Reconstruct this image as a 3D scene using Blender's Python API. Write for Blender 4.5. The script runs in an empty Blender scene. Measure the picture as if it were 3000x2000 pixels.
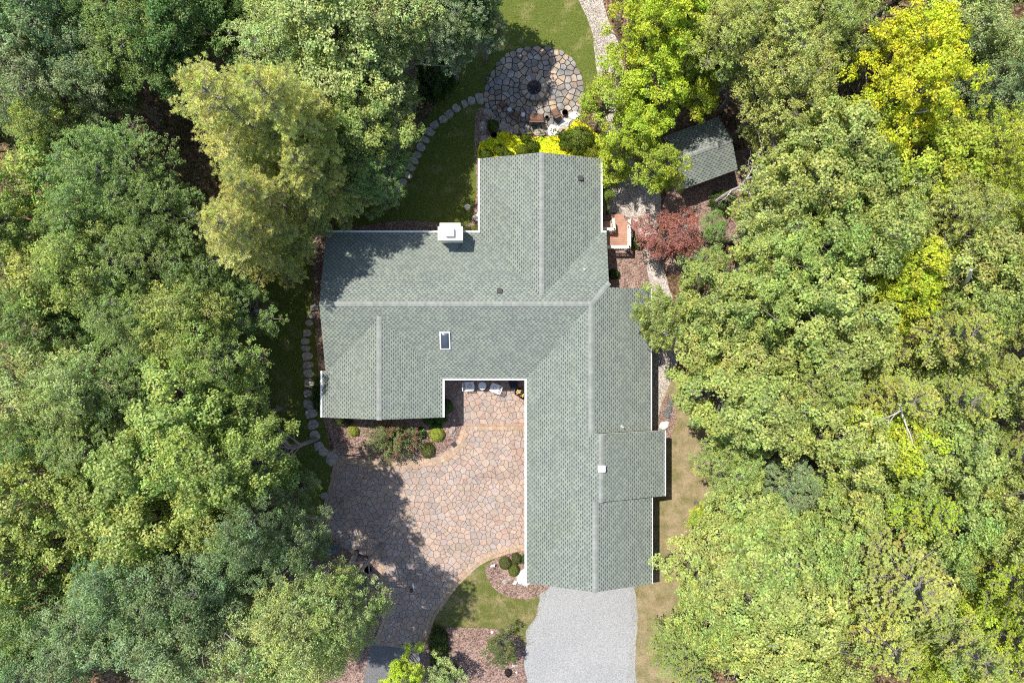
import bpy, math, random
import numpy as np
from mathutils import Vector, noise as mnoise
R = math.radians
random.seed(7)
rng = np.random.default_rng(7)
sc = bpy.context.scene
col = sc.collection

# ------------------------------------------------------------ camera, sky, sun, exposure
CAMH = 48.0
cam = bpy.data.cameras.new("camera"); cam.lens = 24; cam.sensor_width = 36
cam.clip_start = 0.5; cam.clip_end = 1500
camo = bpy.data.objects.new("camera", cam); col.objects.link(camo)
camo.location = (0, 0, CAMH); camo.rotation_euler = (0, 0, 0)
sc.camera = camo

SUNV = Vector((0.36, -0.315, -1.0)).normalized()
world = bpy.data.worlds.new("World"); sc.world = world
world.use_nodes = True
wn = world.node_tree; wn.nodes.clear()
wo = wn.nodes.new('ShaderNodeOutputWorld'); wb = wn.nodes.new('ShaderNodeBackground')
sky = wn.nodes.new('ShaderNodeTexSky'); sky.sky_type = 'NISHITA'; sky.sun_disc = False
sky.sun_elevation = math.asin(-SUNV.z); sky.sun_rotation = math.atan2(-SUNV.x, -SUNV.y)
sky.altitude = 200; sky.dust_density = 1.0
wb.inputs['Strength'].default_value = 0.15
wn.links.new(sky.outputs[0], wb.inputs[0]); wn.links.new(wb.outputs[0], wo.inputs[0])
sun = bpy.data.lights.new("sun", 'SUN'); sun.energy = 5.0; sun.angle = R(0.5); sun.color = (1.0, 0.95, 0.87)
suno = bpy.data.objects.new("sun", sun); col.objects.link(suno)
suno.rotation_euler = SUNV.to_track_quat('-Z', 'Y').to_euler()
sc.view_settings.view_transform = 'Standard'; sc.view_settings.look = 'None'
sc.view_settings.gamma = 1.0; sc.view_settings.exposure = 0.48
sc.cycles.use_denoising = False
sc.cycles.filter_width = 1.1
sc.cycles.max_bounces = 6

# ------------------------------------------------------------ helpers
def S(h): return (CAMH - h) / 2000.0
def W(px, py, h=0.0):
    return ((px - 1500) * S(h), -(py - 1000) * S(h), h)

def tag(o, label=None, cat=None, group=None, kind=None):
    if label: o['label'] = label
    if cat: o['category'] = cat
    if group: o['group'] = group
    if kind: o['kind'] = kind
    return o

def empty(name, loc, label, cat, group=None, rz=0):
    o = bpy.data.objects.new(name, None); col.objects.link(o)
    o.location = loc; o.rotation_euler = (0, 0, rz); o.empty_display_size = 0.2
    return tag(o, label, cat, group)

class MB:
    """collects boxes, tubes, prisms and links them as one mesh object"""
    def __init__(s): s.v = []; s.f = []; s.c = []
    def add(s, vs, fs, c=(1, 1, 1)):
        n = len(s.v); s.v += [tuple(p) for p in vs]; s.f += [tuple(i + n for i in f) for f in fs]
        s.c += [c] * len(fs)
    def box(s, x0, y0, z0, x1, y1, z1, c=(1, 1, 1)):
        vs = [(x0, y0, z0), (x1, y0, z0), (x1, y1, z0), (x0, y1, z0), (x0, y0, z1), (x1, y0, z1), (x1, y1, z1), (x0, y1, z1)]
        s.add(vs, [(0, 3, 2, 1), (4, 5, 6, 7), (0, 1, 5, 4), (1, 2, 6, 5), (2, 3, 7, 6), (3, 0, 4, 7)], c)
    def prism(s, pts, z0, z1, c=(1, 1, 1), bev=0.0):
        n = len(pts)
        a = sum(pts[i][0] * pts[(i + 1) % n][1] - pts[(i + 1) % n][0] * pts[i][1] for i in range(n))
        if a < 0: pts = pts[::-1]
        if bev:
            cx = sum(p[0] for p in pts) / n; cy = sum(p[1] for p in pts) / n
            def sh(p):
                d = math.hypot(p[0] - cx, p[1] - cy) or 1; k = max(0, 1 - bev / d)
                return (cx + (p[0] - cx) * k, cy + (p[1] - cy) * k)
            vs = [(p[0], p[1], z0) for p in pts] + [(p[0], p[1], z1 - bev) for p in pts] + [(*sh(p), z1) for p in pts]
            fs = [tuple(range(2 * n, 3 * n))]
            for k in (0, n): fs += [(k + i, k + (i + 1) % n, k + n + (i + 1) % n, k + n + i) for i in range(n)]
        else:
            vs = [(p[0], p[1], z0) for p in pts] + [(p[0], p[1], z1) for p in pts]
            fs = [tuple(range(n, 2 * n)), tuple(range(n - 1, -1, -1))] + [(i, (i + 1) % n, n + (i + 1) % n, n + i) for i in range(n)]
        s.add(vs, fs, c)
    def tube(s, pts, radii, sides=6, c=(1, 1, 1), cap=True):
        pts = [Vector(p) for p in pts]; n0 = len(s.v); u = None
        vs = []; fs = []
        for i, p in enumerate(pts):
            d = (pts[min(i + 1, len(pts) - 1)] - pts[max(i - 1, 0)])
            d = d.normalized() if d.length > 1e-6 else Vector((0, 0, 1))
            if u is None: u = d.orthogonal().normalized()
            u = (u - d * u.dot(d))
            u = u.normalized() if u.length > 1e-5 else d.orthogonal().normalized()
            w = d.cross(u)
            for k in range(sides):
                a = 2 * math.pi * k / sides
                vs.append(p + (u * math.cos(a) + w * math.sin(a)) * radii[i])
        for i in range(len(pts) - 1):
            for k in range(sides):
                k2 = (k + 1) % sides
                fs.append((i * sides + k, i * sides + k2, (i + 1) * sides + k2, (i + 1) * sides + k))
        if cap:
            fs.append(tuple(range(sides - 1, -1, -1))); fs.append(tuple((len(pts) - 1) * sides + k for k in range(sides)))
        s.add(vs, fs, c)
    def disc(s, cx, cy, z0, z1, r0, r1=None, sides=24, c=(1, 1, 1)):
        r1 = r0 if r1 is None else r1
        s.tube([(cx, cy, z0), (cx, cy, z1)], [r0, r1], sides, c)
    def ring(s, cx, cy, z, r, t, sides=24, c=(1, 1, 1), k=5):
        vs = []; fs = []
        for i in range(sides):
            a = 2 * math.pi * i / sides
            for j in range(k):
                b = 2 * math.pi * j / k; rr = r + t * math.cos(b)
                vs.append((cx + rr * math.cos(a), cy + rr * math.sin(a), z + t * math.sin(b)))
        for i in range(sides):
            for j in range(k):
                i2 = (i + 1) % sides; j2 = (j + 1) % k
                fs.append((i * k + j, i2 * k + j, i2 * k + j2, i * k + j2))
        s.add(vs, fs, c)
    def rot(s, a, ox=0, oy=0, start=0):
        ca, sa = math.cos(a), math.sin(a)
        for i in range(start, len(s.v)):
            x, y, z = s.v[i]; x -= ox; y -= oy
            s.v[i] = (ox + x * ca - y * sa, oy + x * sa + y * ca, z)
    def mesh(s, name, mat, smooth=False):
        me = bpy.data.meshes.new(name); me.from_pydata(s.v, [], s.f)
        ca = me.attributes.new('Col', 'FLOAT_COLOR', 'FACE')
        arr = np.ones((len(s.f), 4), np.float32); arr[:, :3] = np.array(s.c, np.float32).reshape(-1, 3)
        ca.data.foreach_set('color', arr.ravel())
        if smooth: me.polygons.foreach_set('use_smooth', [True] * len(s.f))
        me.materials.append(mat); me.update()
        return me
    def build(s, name, mat, parent=None, smooth=False):
        o = bpy.data.objects.new(name, s.mesh(name, mat, smooth)); col.objects.link(o)
        o.parent = parent
        return o

def spline(pts, n=6, closed=True):
    out = []; m = len(pts)
    rngi = range(m) if closed else range(m - 1)
    for i in rngi:
        if closed: p = [pts[(i + k - 1) % m] for k in range(4)]
        else: p = [pts[max(0, min(m - 1, i + k - 1))] for k in range(4)]
        for j in range(n):
            t = j / n
            q = []
            for a in range(2):
                p0, p1, p2, p3 = (p[k][a] for k in range(4))
                q.append(0.5 * (2 * p1 + (p2 - p0) * t + (2 * p0 - 5 * p1 + 4 * p2 - p3) * t * t + (3 * p1 - p0 - 3 * p2 + p3) * t ** 3))
            out.append(tuple(q))
    if not closed: out.append(tuple(pts[-1]))
    return out

def inside(x, y, poly):
    c = False; n = len(poly); j = n - 1
    for i in range(n):
        xi, yi = poly[i][0], poly[i][1]; xj, yj = poly[j][0], poly[j][1]
        if (yi > y) != (yj > y) and x < (xj - xi) * (y - yi) / (yj - yi) + xi: c = not c
        j = i
    return c

# ------------------------------------------------------------ materials
def newmat(name):
    m = bpy.data.materials.new(name); m.use_nodes = True
    nt = m.node_tree; nt.nodes.clear()
    out = nt.nodes.new('ShaderNodeOutputMaterial'); b = nt.nodes.new('ShaderNodeBsdfPrincipled')
    nt.links.new(b.outputs[0], out.inputs[0])
    return m, nt, b, out
def N(nt, t, **kw):
    n = nt.nodes.new(t)
    for k, v in kw.items(): setattr(n, k, v)
    return n
def ramp(nt, src, stops, interp='LINEAR'):
    r = N(nt, 'ShaderNodeValToRGB'); r.color_ramp.interpolation = interp
    e = r.color_ramp.elements
    e[0].position = stops[0][0]; e[0].color = (*stops[0][1], 1)
    e[1].position = stops[-1][0]; e[1].color = (*stops[-1][1], 1)
    for p, c in stops[1:-1]:
        k = e.new(p); k.color = (*c, 1)
    nt.links.new(src, r.inputs[0]); return r.outputs[0]
def tex(nt, kind, scale, coord='Object', **inp):
    tc = N(nt, 'ShaderNodeTexCoord'); t = N(nt, kind); t.inputs['Scale'].default_value = scale
    nt.links.new(tc.outputs[coord], t.inputs['Vector'])
    for k, v in inp.items(): t.inputs[k].default_value = v
    return t
def mixc(nt, fac, a, b, mode='MIX'):
    m = N(nt, 'ShaderNodeMix', data_type='RGBA', blend_type=mode)
    for s, v in ((m.inputs[0], fac), (m.inputs[6], a), (m.inputs[7], b)):
        if isinstance(v, (int, float)): s.default_value = v
        elif isinstance(v, tuple): s.default_value = (*v, 1)
        else: nt.links.new(v, s)
    return m.outputs[2]
def bump(nt, b, h, strength=0.5, dist=0.02):
    n = N(nt, 'ShaderNodeBump'); n.inputs['Strength'].default_value = strength; n.inputs['Distance'].default_value = dist
    nt.links.new(h, n.inputs['Height']); nt.links.new(n.outputs[0], b.inputs['Normal'])

def mat_plain(name, c, rough=0.6, var=0.12, scale=6, metal=0.0, usecol=False, spec=0.4):
    m, nt, b, _ = newmat(name)
    n = tex(nt, 'ShaderNodeTexNoise', scale, Detail=5.0)
    lo = tuple(x * (1 - var) for x in c); hi = tuple(min(1, x * (1 + var)) for x in c)
    cc = ramp(nt, n.outputs[0], [(0.3, lo), (0.7, hi)])
    if usecol:
        a = N(nt, 'ShaderNodeAttribute', attribute_name='Col'); cc = mixc(nt, 1.0, cc, a.outputs['Color'], 'MULTIPLY')
    nt.links.new(cc, b.inputs['Base Color']); b.inputs['Roughness'].default_value = rough
    b.inputs['Metallic'].default_value = metal; b.inputs['Specular IOR Level'].default_value = spec
    return m

def mat_granular(name, stops, gscale, bigscale, bigamt, rough=0.95, bstr=0.6, bd=0.02, big=(0.6, 0.6, 0.6)):
    """gravel, mulch, litter: particle colour by voronoi cell, broad patches by noise"""
    m, nt, b, _ = newmat(name)
    v = tex(nt, 'ShaderNodeTexVoronoi', gscale)
    sep = N(nt, 'ShaderNodeSeparateColor'); nt.links.new(v.outputs['Color'], sep.inputs[0])
    c1 = ramp(nt, sep.outputs[0], stops)
    n = tex(nt, 'ShaderNodeTexNoise', bigscale, Detail=6.0, Roughness=0.65)
    f = ramp(nt, n.outputs[0], [(0.42, (0, 0, 0)), (0.62, (bigamt,) * 3)])
    c2 = mixc(nt, f, c1, mixc(nt, 1.0, c1, big, 'MULTIPLY'))
    n2 = tex(nt, 'ShaderNodeTexNoise', 14, Detail=8.0, Roughness=0.7)
    c3 = mixc(nt, 0.6, c2, ramp(nt, n2.outputs[0], [(0.3, (0.55,) * 3), (0.7, (1.0,) * 3)]), 'MULTIPLY')
    nt.links.new(c3, b.inputs['Base Color']); b.inputs['Roughness'].default_value = rough
    b.inputs['Specular IOR Level'].default_value = 0.2
    bump(nt, b, v.outputs['Distance'], bstr, bd)
    return m

def mat_grass(name, g1, g2, dry, amt, scale=0.5):
    m, nt, b, _ = newmat(name)
    n = tex(nt, 'ShaderNodeTexNoise', scale, Detail=8.0, Roughness=0.7)
    n2 = tex(nt, 'ShaderNodeTexNoise', 9, Detail=8.0, Roughness=0.8)
    base = ramp(nt, n2.outputs[0], [(0.3, g1), (0.7, g2)])
    f = ramp(nt, n.outputs[0], [(0.5 - amt, (0, 0, 0)), (0.72 - amt * 0.6, (1, 1, 1))])
    d2 = mixc(nt, n2.outputs[0], tuple(x * 0.75 for x in dry), dry)
    c = mixc(nt, f, base, d2)
    n3 = tex(nt, 'ShaderNodeTexNoise', 40, Detail=3.0, Roughness=0.8)
    c = mixc(nt, 0.8, c, ramp(nt, n3.outputs[0], [(0.3, (0.5,) * 3), (0.7, (1.1,) * 3)]), 'MULTIPLY')
    nt.links.new(c, b.inputs['Base Color']); b.inputs['Roughness'].default_value = 0.9
    b.inputs['Specular IOR Level'].default_value = 0.15
    bump(nt, b, n3.outputs[0], 0.9, 0.05)
    return m

def mat_leaf(name, trans=0.3, rough=0.55, spec=0.35):
    m, nt, b, out = newmat(name)
    a = N(nt, 'ShaderNodeAttribute', attribute_name='Col'); oi = N(nt, 'ShaderNodeObjectInfo')
    c = mixc(nt, 1.0, a.outputs['Color'], oi.outputs['Color'], 'MULTIPLY')
    nt.links.new(c, b.inputs['Base Color']); b.inputs['Roughness'].default_value = rough
    b.inputs['Specular IOR Level'].default_value = spec
    t = N(nt, 'ShaderNodeBsdfTranslucent'); nt.links.new(mixc(nt, 1.0, c, (1.25, 1.3, 0.55), 'MULTIPLY'), t.inputs[0])
    ms = N(nt, 'ShaderNodeMixShader'); ms.inputs[0].default_value = trans
    nt.links.new(b.outputs[0], ms.inputs[1]); nt.links.new(t.outputs[0], ms.inputs[2]); nt.links.new(ms.outputs[0], out.inputs[0])
    return m

def mat_bark(name, c1, c2):
    m, nt, b, _ = newmat(name)
    tc = N(nt, 'ShaderNodeTexCoord'); mp = N(nt, 'ShaderNodeMapping'); mp.inputs['Scale'].default_value = (9, 9, 2)
    n = N(nt, 'ShaderNodeTexNoise'); n.inputs['Scale'].default_value = 1.5; n.inputs['Detail'].default_value = 6
    nt.links.new(tc.outputs['Object'], mp.inputs[0]); nt.links.new(mp.outputs[0], n.inputs['Vector'])
    nt.links.new(ramp(nt, n.outputs[0], [(0.35, c1), (0.65, c2)]), b.inputs['Base Color'])
    b.inputs['Roughness'].default_value = 0.9; bump(nt, b, n.outputs[0], 0.6, 0.03)
    return m

def mat_stone(name, c1, c2, c3, usecol=True, scale=2.5, rough=0.85):
    m, nt, b, _ = newmat(name)
    n = tex(nt, 'ShaderNodeTexNoise', scale, Detail=9.0, Roughness=0.65)
    c = ramp(nt, n.outputs[0], [(0.32, c1), (0.5, c2), (0.68, c3)])
    n2 = tex(nt, 'ShaderNodeTexNoise', scale * 9, Detail=6.0, Roughness=0.7)
    c = mixc(nt, 0.7, c, ramp(nt, n2.outputs[0], [(0.3, (0.5,) * 3), (0.65, (1.05,) * 3)]), 'MULTIPLY')
    if usecol:
        a = N(nt, 'ShaderNodeAttribute', attribute_name='Col'); c = mixc(nt, 1.0, c, a.outputs['Color'], 'MULTIPLY')
    nt.links.new(c, b.inputs['Base Color']); b.inputs['Roughness'].default_value = rough
    b.inputs['Specular IOR Level'].default_value = 0.25
    bump(nt, b, n2.outputs[0], 0.5, 0.02)
    return m

def mat_shingle(name, light, dark, alt):
    m, nt, b, _ = newmat(name)
    uv = N(nt, 'ShaderNodeUVMap'); uv.uv_map = 'UVMap'
    sp = N(nt, 'ShaderNodeSeparateXYZ'); nt.links.new(uv.outputs[0], sp.inputs[0])
    def M(op, a, bb=None, c=None):
        n = N(nt, 'ShaderNodeMath', operation=op)
        for i, v in enumerate((a, bb, c)):
            if v is None: continue
            if isinstance(v, (int, float)): n.inputs[i].default_value = v
            else: nt.links.new(v, n.inputs[i])
        return n.outputs[0]
    vv = M('DIVIDE', sp.outputs[1], 0.143); row = M('FLOOR', vv); fv = M('FRACT', vv)
    wn0 = N(nt, 'ShaderNodeTexWhiteNoise', noise_dimensions='1D'); nt.links.new(row, wn0.inputs['W'])
    uu = M('ADD', M('DIVIDE', sp.outputs[0], 0.29), M('ADD', M('MULTIPLY', row, 0.5), M('MULTIPLY', wn0.outputs[0], 0.16)))
    tabi = M('FLOOR', uu); fu = M('FRACT', uu)
    cmb = N(nt, 'ShaderNodeCombineXYZ'); nt.links.new(tabi, cmb.inputs[0]); nt.links.new(row, cmb.inputs[1])
    wn1 = N(nt, 'ShaderNodeTexWhiteNoise', noise_dimensions='2D'); nt.links.new(cmb.outputs[0], wn1.inputs['Vector'])
    dash = M('MULTIPLY', M('LESS_THAN', fv, 0.5), M('LESS_THAN', fu, M('ADD', 0.40, M('MULTIPLY', wn1.outputs[0], 0.25))))
    base = mixc(nt, wn1.outputs[0], light, alt)
    n = tex(nt, 'ShaderNodeTexNoise', 0.45, Detail=7.0, Roughness=0.7)
    base = mixc(nt, 1.0, base, ramp(nt, n.outputs[0], [(0.3, (0.86, 0.86, 0.88)), (0.55, (1, 1, 1)), (0.75, (0.93, 0.98, 0.9))]), 'MULTIPLY')
    n2 = tex(nt, 'ShaderNodeTexNoise', 30, Detail=4.0, Roughness=0.8)
    base = mixc(nt, 0.6, base, ramp(nt, n2.outputs[0], [(0.3, (0.72,) * 3), (0.7, (1.12,) * 3)]), 'MULTIPLY')
    c = mixc(nt, M('MULTIPLY', dash, 0.9), base, dark)
    # stains: broad weathered patches of the shingles, fixed on the roof
    st = tex(nt, 'ShaderNodeTexNoise', 0.22, Detail=5.0, Roughness=0.6, Distortion=0.6)
    c = mixc(nt, ramp(nt, st.outputs[0], [(0.56, (0, 0, 0)), (0.66, (0.35,) * 3)]), c, mixc(nt, 1.0, c, (0.72, 0.74, 0.66), 'MULTIPLY'))
    nt.links.new(c, b.inputs['Base Color']); b.inputs['Roughness'].default_value = 0.85
    b.inputs['Specular IOR Level'].default_value = 0.25
    hgt = M('ADD', M('MULTIPLY', M('SUBTRACT', 1.0, fv), 0.6), M('MULTIPLY', dash, -0.4))
    bump(nt, b, hgt, 0.35, 0.008)
    return m

M_ = {}
M_['shingle'] = mat_shingle('roof shingles', (0.235, 0.262, 0.215), (0.05, 0.07, 0.068), (0.195, 0.212, 0.19))
M_['ridge'] = mat_plain('ridge shingles', (0.235, 0.25, 0.228), 0.85, 0.12, 8, usecol=True, spec=0.2)
M_['white'] = mat_plain('white paint', (0.78, 0.78, 0.77), 0.45, 0.04, 3)
M_['cream'] = mat_plain('cream paint', (0.76, 0.72, 0.6), 0.5, 0.06, 3)
M_['siding'] = mat_plain('tan siding', (0.42, 0.36, 0.27), 0.7, 0.1, 4)
M_['glass'] = mat_plain('dark glass', (0.03, 0.04, 0.06), 0.08, 0.1, 1, spec=0.8)
M_['skylight'] = mat_plain('smoked dome', (0.05, 0.065, 0.09), 0.25, 0.2, 1.2, spec=0.7)
M_['black'] = mat_plain('black metal', (0.02, 0.02, 0.022), 0.5, 0.2, 8)
M_['navy'] = mat_plain('navy fabric', (0.012, 0.02, 0.045), 0.8, 0.3, 14)
M_['brown'] = mat_plain('brown fabric', (0.16, 0.085, 0.055), 0.85, 0.3, 9)
M_['terracotta'] = mat_plain('brown glazed clay', (0.11, 0.055, 0.045), 0.45, 0.2, 6)
M_['steel'] = mat_plain('galvanised steel', (0.35, 0.36, 0.37), 0.4, 0.2, 9, metal=0.6)
M_['pipe'] = mat_plain('pale vent pipe', (0.7, 0.72, 0.75), 0.4, 0.05, 3)
M_['flash'] = mat_plain('flashing', (0.17, 0.21, 0.2), 0.5, 0.1, 3)
M_['greenglass'] = mat_plain('green glaze', (0.01, 0.07, 0.035), 0.08, 0.2, 3, spec=0.9)
M_['deck'] = mat_plain('red brown deck boards', (0.36, 0.19, 0.13), 0.7, 0.16, 5, usecol=True)
M_['wood'] = mat_plain('weathered wood', (0.3, 0.2, 0.12), 0.8, 0.25, 8)
M_['char'] = mat_plain('charred wood', (0.03, 0.028, 0.03), 0.9, 0.5, 12)
M_['ash'] = mat_granular('ash', [(0, (0.05, 0.05, 0.06)), (0.6, (0.13, 0.12, 0.14)), (1, (0.3, 0.29, 0.3))], 14, 3, 0.7)
M_['paver'] = mat_stone('tan pink pavers', (0.34, 0.275, 0.235), (0.4, 0.325, 0.28), (0.45, 0.365, 0.315), True, 0.8)
M_['joint'] = mat_plain('paver joint sand', (0.05, 0.038, 0.036), 0.95, 0.3, 10)
M_['flag'] = mat_stone('grey brown flagstone', (0.2, 0.19, 0.18), (0.38, 0.34, 0.3), (0.55, 0.46, 0.37), True, 1.6)
M_['soil'] = mat_plain('dark joint soil', (0.035, 0.028, 0.03), 0.95, 0.4, 8)
M_['rock'] = mat_stone('field rock', (0.2, 0.17, 0.15), (0.36, 0.3, 0.26), (0.5, 0.44, 0.39), False, 2.2)
M_['rockw'] = mat_stone('white rock', (0.5, 0.46, 0.42), (0.7, 0.66, 0.62), (0.8, 0.78, 0.75), False, 3)
M_['rockg'] = mat_stone('lichened dark rock', (0.06, 0.07, 0.07), (0.14, 0.15, 0.15), (0.3, 0.31, 0.3), False, 3)
M_['mulch'] = mat_granular('bark mulch', [(0, (0.1, 0.06, 0.05)), (0.4, (0.24, 0.16, 0.13)), (1, (0.46, 0.33, 0.27))], 16, 0.9, 0.7, big=(0.65, 0.6, 0.6))
M_['litter'] = mat_granular('leaf litter', [(0, (0.07, 0.04, 0.022)), (0.5, (0.17, 0.105, 0.06)), (1, (0.36, 0.24, 0.15))], 9, 0.5, 0.9, big=(0.5, 0.5, 0.45))
M_['gravel'] = mat_granular('pale gravel', [(0, (0.24, 0.24, 0.235)), (0.5, (0.34, 0.34, 0.335)), (1, (0.46, 0.46, 0.455))], 34, 0.35, 0.5, big=(0.86, 0.87, 0.88), bstr=0.5)
M_['pathgravel'] = mat_granular('beige gravel', [(0, (0.24, 0.2, 0.17)), (0.5, (0.44, 0.39, 0.34)), (1, (0.66, 0.6, 0.54))], 18, 0.7, 0.5, big=(0.8, 0.76, 0.72))
M_['asphalt'] = mat_granular('asphalt', [(0, (0.1, 0.1, 0.1)), (0.5, (0.17, 0.17, 0.17)), (1, (0.26, 0.26, 0.26))], 40, 0.8, 0.4, bstr=0.3)
M_['lawn'] = mat_grass('lawn', (0.08, 0.12, 0.02), (0.2, 0.23, 0.045), (0.46, 0.38, 0.17), -0.03, 0.6)
M_['drylawn'] = mat_grass('dry lawn', (0.14, 0.15, 0.045), (0.25, 0.22, 0.09), (0.5, 0.38, 0.24), 0.16, 1.1)
M_['midlawn'] = mat_grass('patchy lawn', (0.1, 0.13, 0.03), (0.19, 0.2, 0.05), (0.45, 0.34, 0.19), 0.05, 0.9)
M_['leaf'] = mat_leaf('leaves', 0.34)
M_['needle'] = mat_leaf('needles', 0.25, 0.6, 0.2)
M_['bark'] = mat_bark('grey bark', (0.12, 0.1, 0.085), (0.33, 0.3, 0.27))
M_['deadwood'] = mat_bark('bleached dead wood', (0.38, 0.33, 0.3), (0.68, 0.63, 0.6))

# ------------------------------------------------------------ ground and zones
def zone(name, pxs, z, mat, n=5, thick=0.03, wob=0.06, smooth=True):
    pts = [W(*p)[:2] for p in pxs]
    if smooth: pts = spline(pts, n)
    out = []
    for i, (x, y) in enumerate(pts):
        k = mnoise.noise(Vector((x * 1.7, y * 1.7, z * 50))) * wob + mnoise.noise(Vector((x * 6, y * 6, z * 50))) * wob * 0.5
        out.append((x + k, y + k * 0.8))
    m = MB(); m.prism(out, z - thick, z); o = m.build(name, mat); tag(o, kind='structure')
    return o, out

g = MB()
NG = 60; GS = 260.0
gv = []; 
for j in range(NG + 1):
    for i in range(NG + 1):
        x = -GS + 2 * GS * i / NG; y = -GS + 2 * GS * j / NG
        d = max(0, math.hypot(x, y) - 60) / 100
        gv.append((x, y, mnoise.noise(Vector((x * 0.01, y * 0.01, 0))) * 14 * d - 0.0))
g.add(gv, [(j * (NG + 1) + i, j * (NG + 1) + i + 1, (j + 1) * (NG + 1) + i + 1, (j + 1) * (NG + 1) + i) for j in range(NG) for i in range(NG)])
tag(g.build('ground', M_['litter']), kind='structure')

_, LAWN = zone('lawn', [(1180,-80),(1440,-90),(1700,-80),(1760,60),(1790,180),(1700,300),(1420,440),(1410,560),(1405,720),(1200,740),(960,740),(960,1000),(960,1330),(985,1400),(930,1560),(870,1580),(760,1520),(700,1330),(680,1150),(700,950),(800,740),(1000,640),(1100,590),(1180,470),(1230,380),(1290,280),(1335,200),(1310,140),(1200,60)], 0.012, M_['lawn'])
_, DRY = zone('dry_grass', [(1930,1140),(1995,1110),(2050,1180),(2080,1300),(2100,1420),(2070,1550),(2010,1700),(1990,1850),(1950,2040),(1840,2050),(1850,1850),(1850,1690),(1900,1650),(1895,1290)], 0.014, M_['drylawn'])
_, MID = zone('patchy_lawn', [(1400,1640),(1500,1630),(1600,1650),(1600,1740),(1580,1800),(1550,1843),(1556,1885),(1500,1885),(1300,1856),(1262,1856),(1270,1800),(1296,1760),(1350,1700)], 0.016, M_['midlawn'])
_, DRV = zone('gravel_driveway', [(1560,1630),(1700,1625),(1855,1630),(1860,1722),(1868,1780),(1865,1851),(1861,1900),(1860,1960),(1859,2060),(1700,2070),(1490,2060),(1523,2000),(1535,1937),(1541,1883),(1541,1846),(1566,1812),(1578,1770),(1577,1720)], 0.026, M_['gravel'], wob=0.12)
_, PTH = zone('gravel_path', [(1674,-60),(1745,-60),(1775,40),(1812,130),(1830,220),(1850,350),(1850,450),(1880,520),(1932,560),(1932,640),(1918,720),(1945,790),(1968,870),(1988,950),(1988,1050),(1968,1110),(1945,1165),(1930,1215),(1925,1262),(1880,1264),(1880,1060),(1880,900),(1905,868),(1895,800),(1885,740),(1862,655),(1840,640),(1790,640),(1780,560),(1790,540),(1780,440),(1770,300),(1745,190),(1737,104),(1715,45)], 0.022, M_['pathgravel'])
zone('asphalt_driveway', [(1095,1878),(1160,1884),(1235,1905),(1218,1960),(1200,2060),(1020,2060),(1041,2000),(1075,1915)], 0.02, M_['asphalt'], 4, wob=0.03)
# mulch beds
zone('mulch_bed', [(1280,1090),(1298,1160),(1330,1180),(1347,1210),(1353,1240),(1345,1272),(1330,1300),(1300,1324),(1262,1340),(1180,1350),(1060,1346),(1000,1330),(972,1290),(950,1230),(945,1180),(1100,1150)], 0.05, M_['mulch'])
zone('mulch_bed', [(1560,1612),(1500,1617),(1457,1633),(1428,1655),(1423,1680),(1434,1705),(1457,1731),(1495,1748),(1538,1754),(1569,1748),(1588,1734),(1612,1712),(1620,1640)], 0.05, M_['mulch'])
zone('mulch_bed', [(1250,1848),(1300,1836),(1400,1837),(1443,1840),(1486,1851),(1515,1868),(1538,1885),(1538,1912),(1533,1937),(1518,2060),(1195,2060),(1222,1960),(1238,1905)], 0.05, M_['mulch'])
zone('mulch_bed', [(930,1556),(1000,1600),(1060,1630),(1108,1649),(1120,1700),(1122,1760),(1122,1817),(1090,1880),(1035,2060),(890,2060),(850,1750),(865,1580)], 0.045, M_['mulch'])
zone('mulch_bed', [(950,700),(1000,672),(1060,662),(1150,650),(1230,648),(1330,660),(1375,655),(1386,620),(1396,560),(1394,480),(1390,400),(1395,330),(1425,320),(1445,400),(1560,400),(1740,400),(1770,450),(1775,640),(1785,700),(1500,720),(1100,740)], 0.042, M_['mulch'])
zone('mulch_bed', [(1312,120),(1332,160),(1322,215),(1285,262),(1245,300),(1215,315),(1170,280),(1180,200),(1240,130)], 0.04, M_['mulch'])
zone('mulch_bed', [(915,700),(985,700),(985,900),(985,1120),(938,1130),(932,1060),(926,1000),(920,880)], 0.04, M_['mulch'])
zone('mulch_bed', [(1770,640),(1850,642),(1866,668),(1886,740),(1897,800),(1905,870),(1880,900),(1770,890)], 0.045, M_['mulch'])
zone('mulch_bed', [(1960,1152),(1978,1185),(1980,1225),(1968,1270),(1950,1305),(1900,1310),(1905,1262),(1928,1262),(1932,1205),(1945,1170)], 0.045, M_['mulch'])
zone('mulch_bed', [(1960,560),(2060,480),(2180,440),(2230,520),(2180,640),(2080,760),(1980,800),(1930,760),(1935,640)], 0.03, M_['mulch'])

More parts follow.
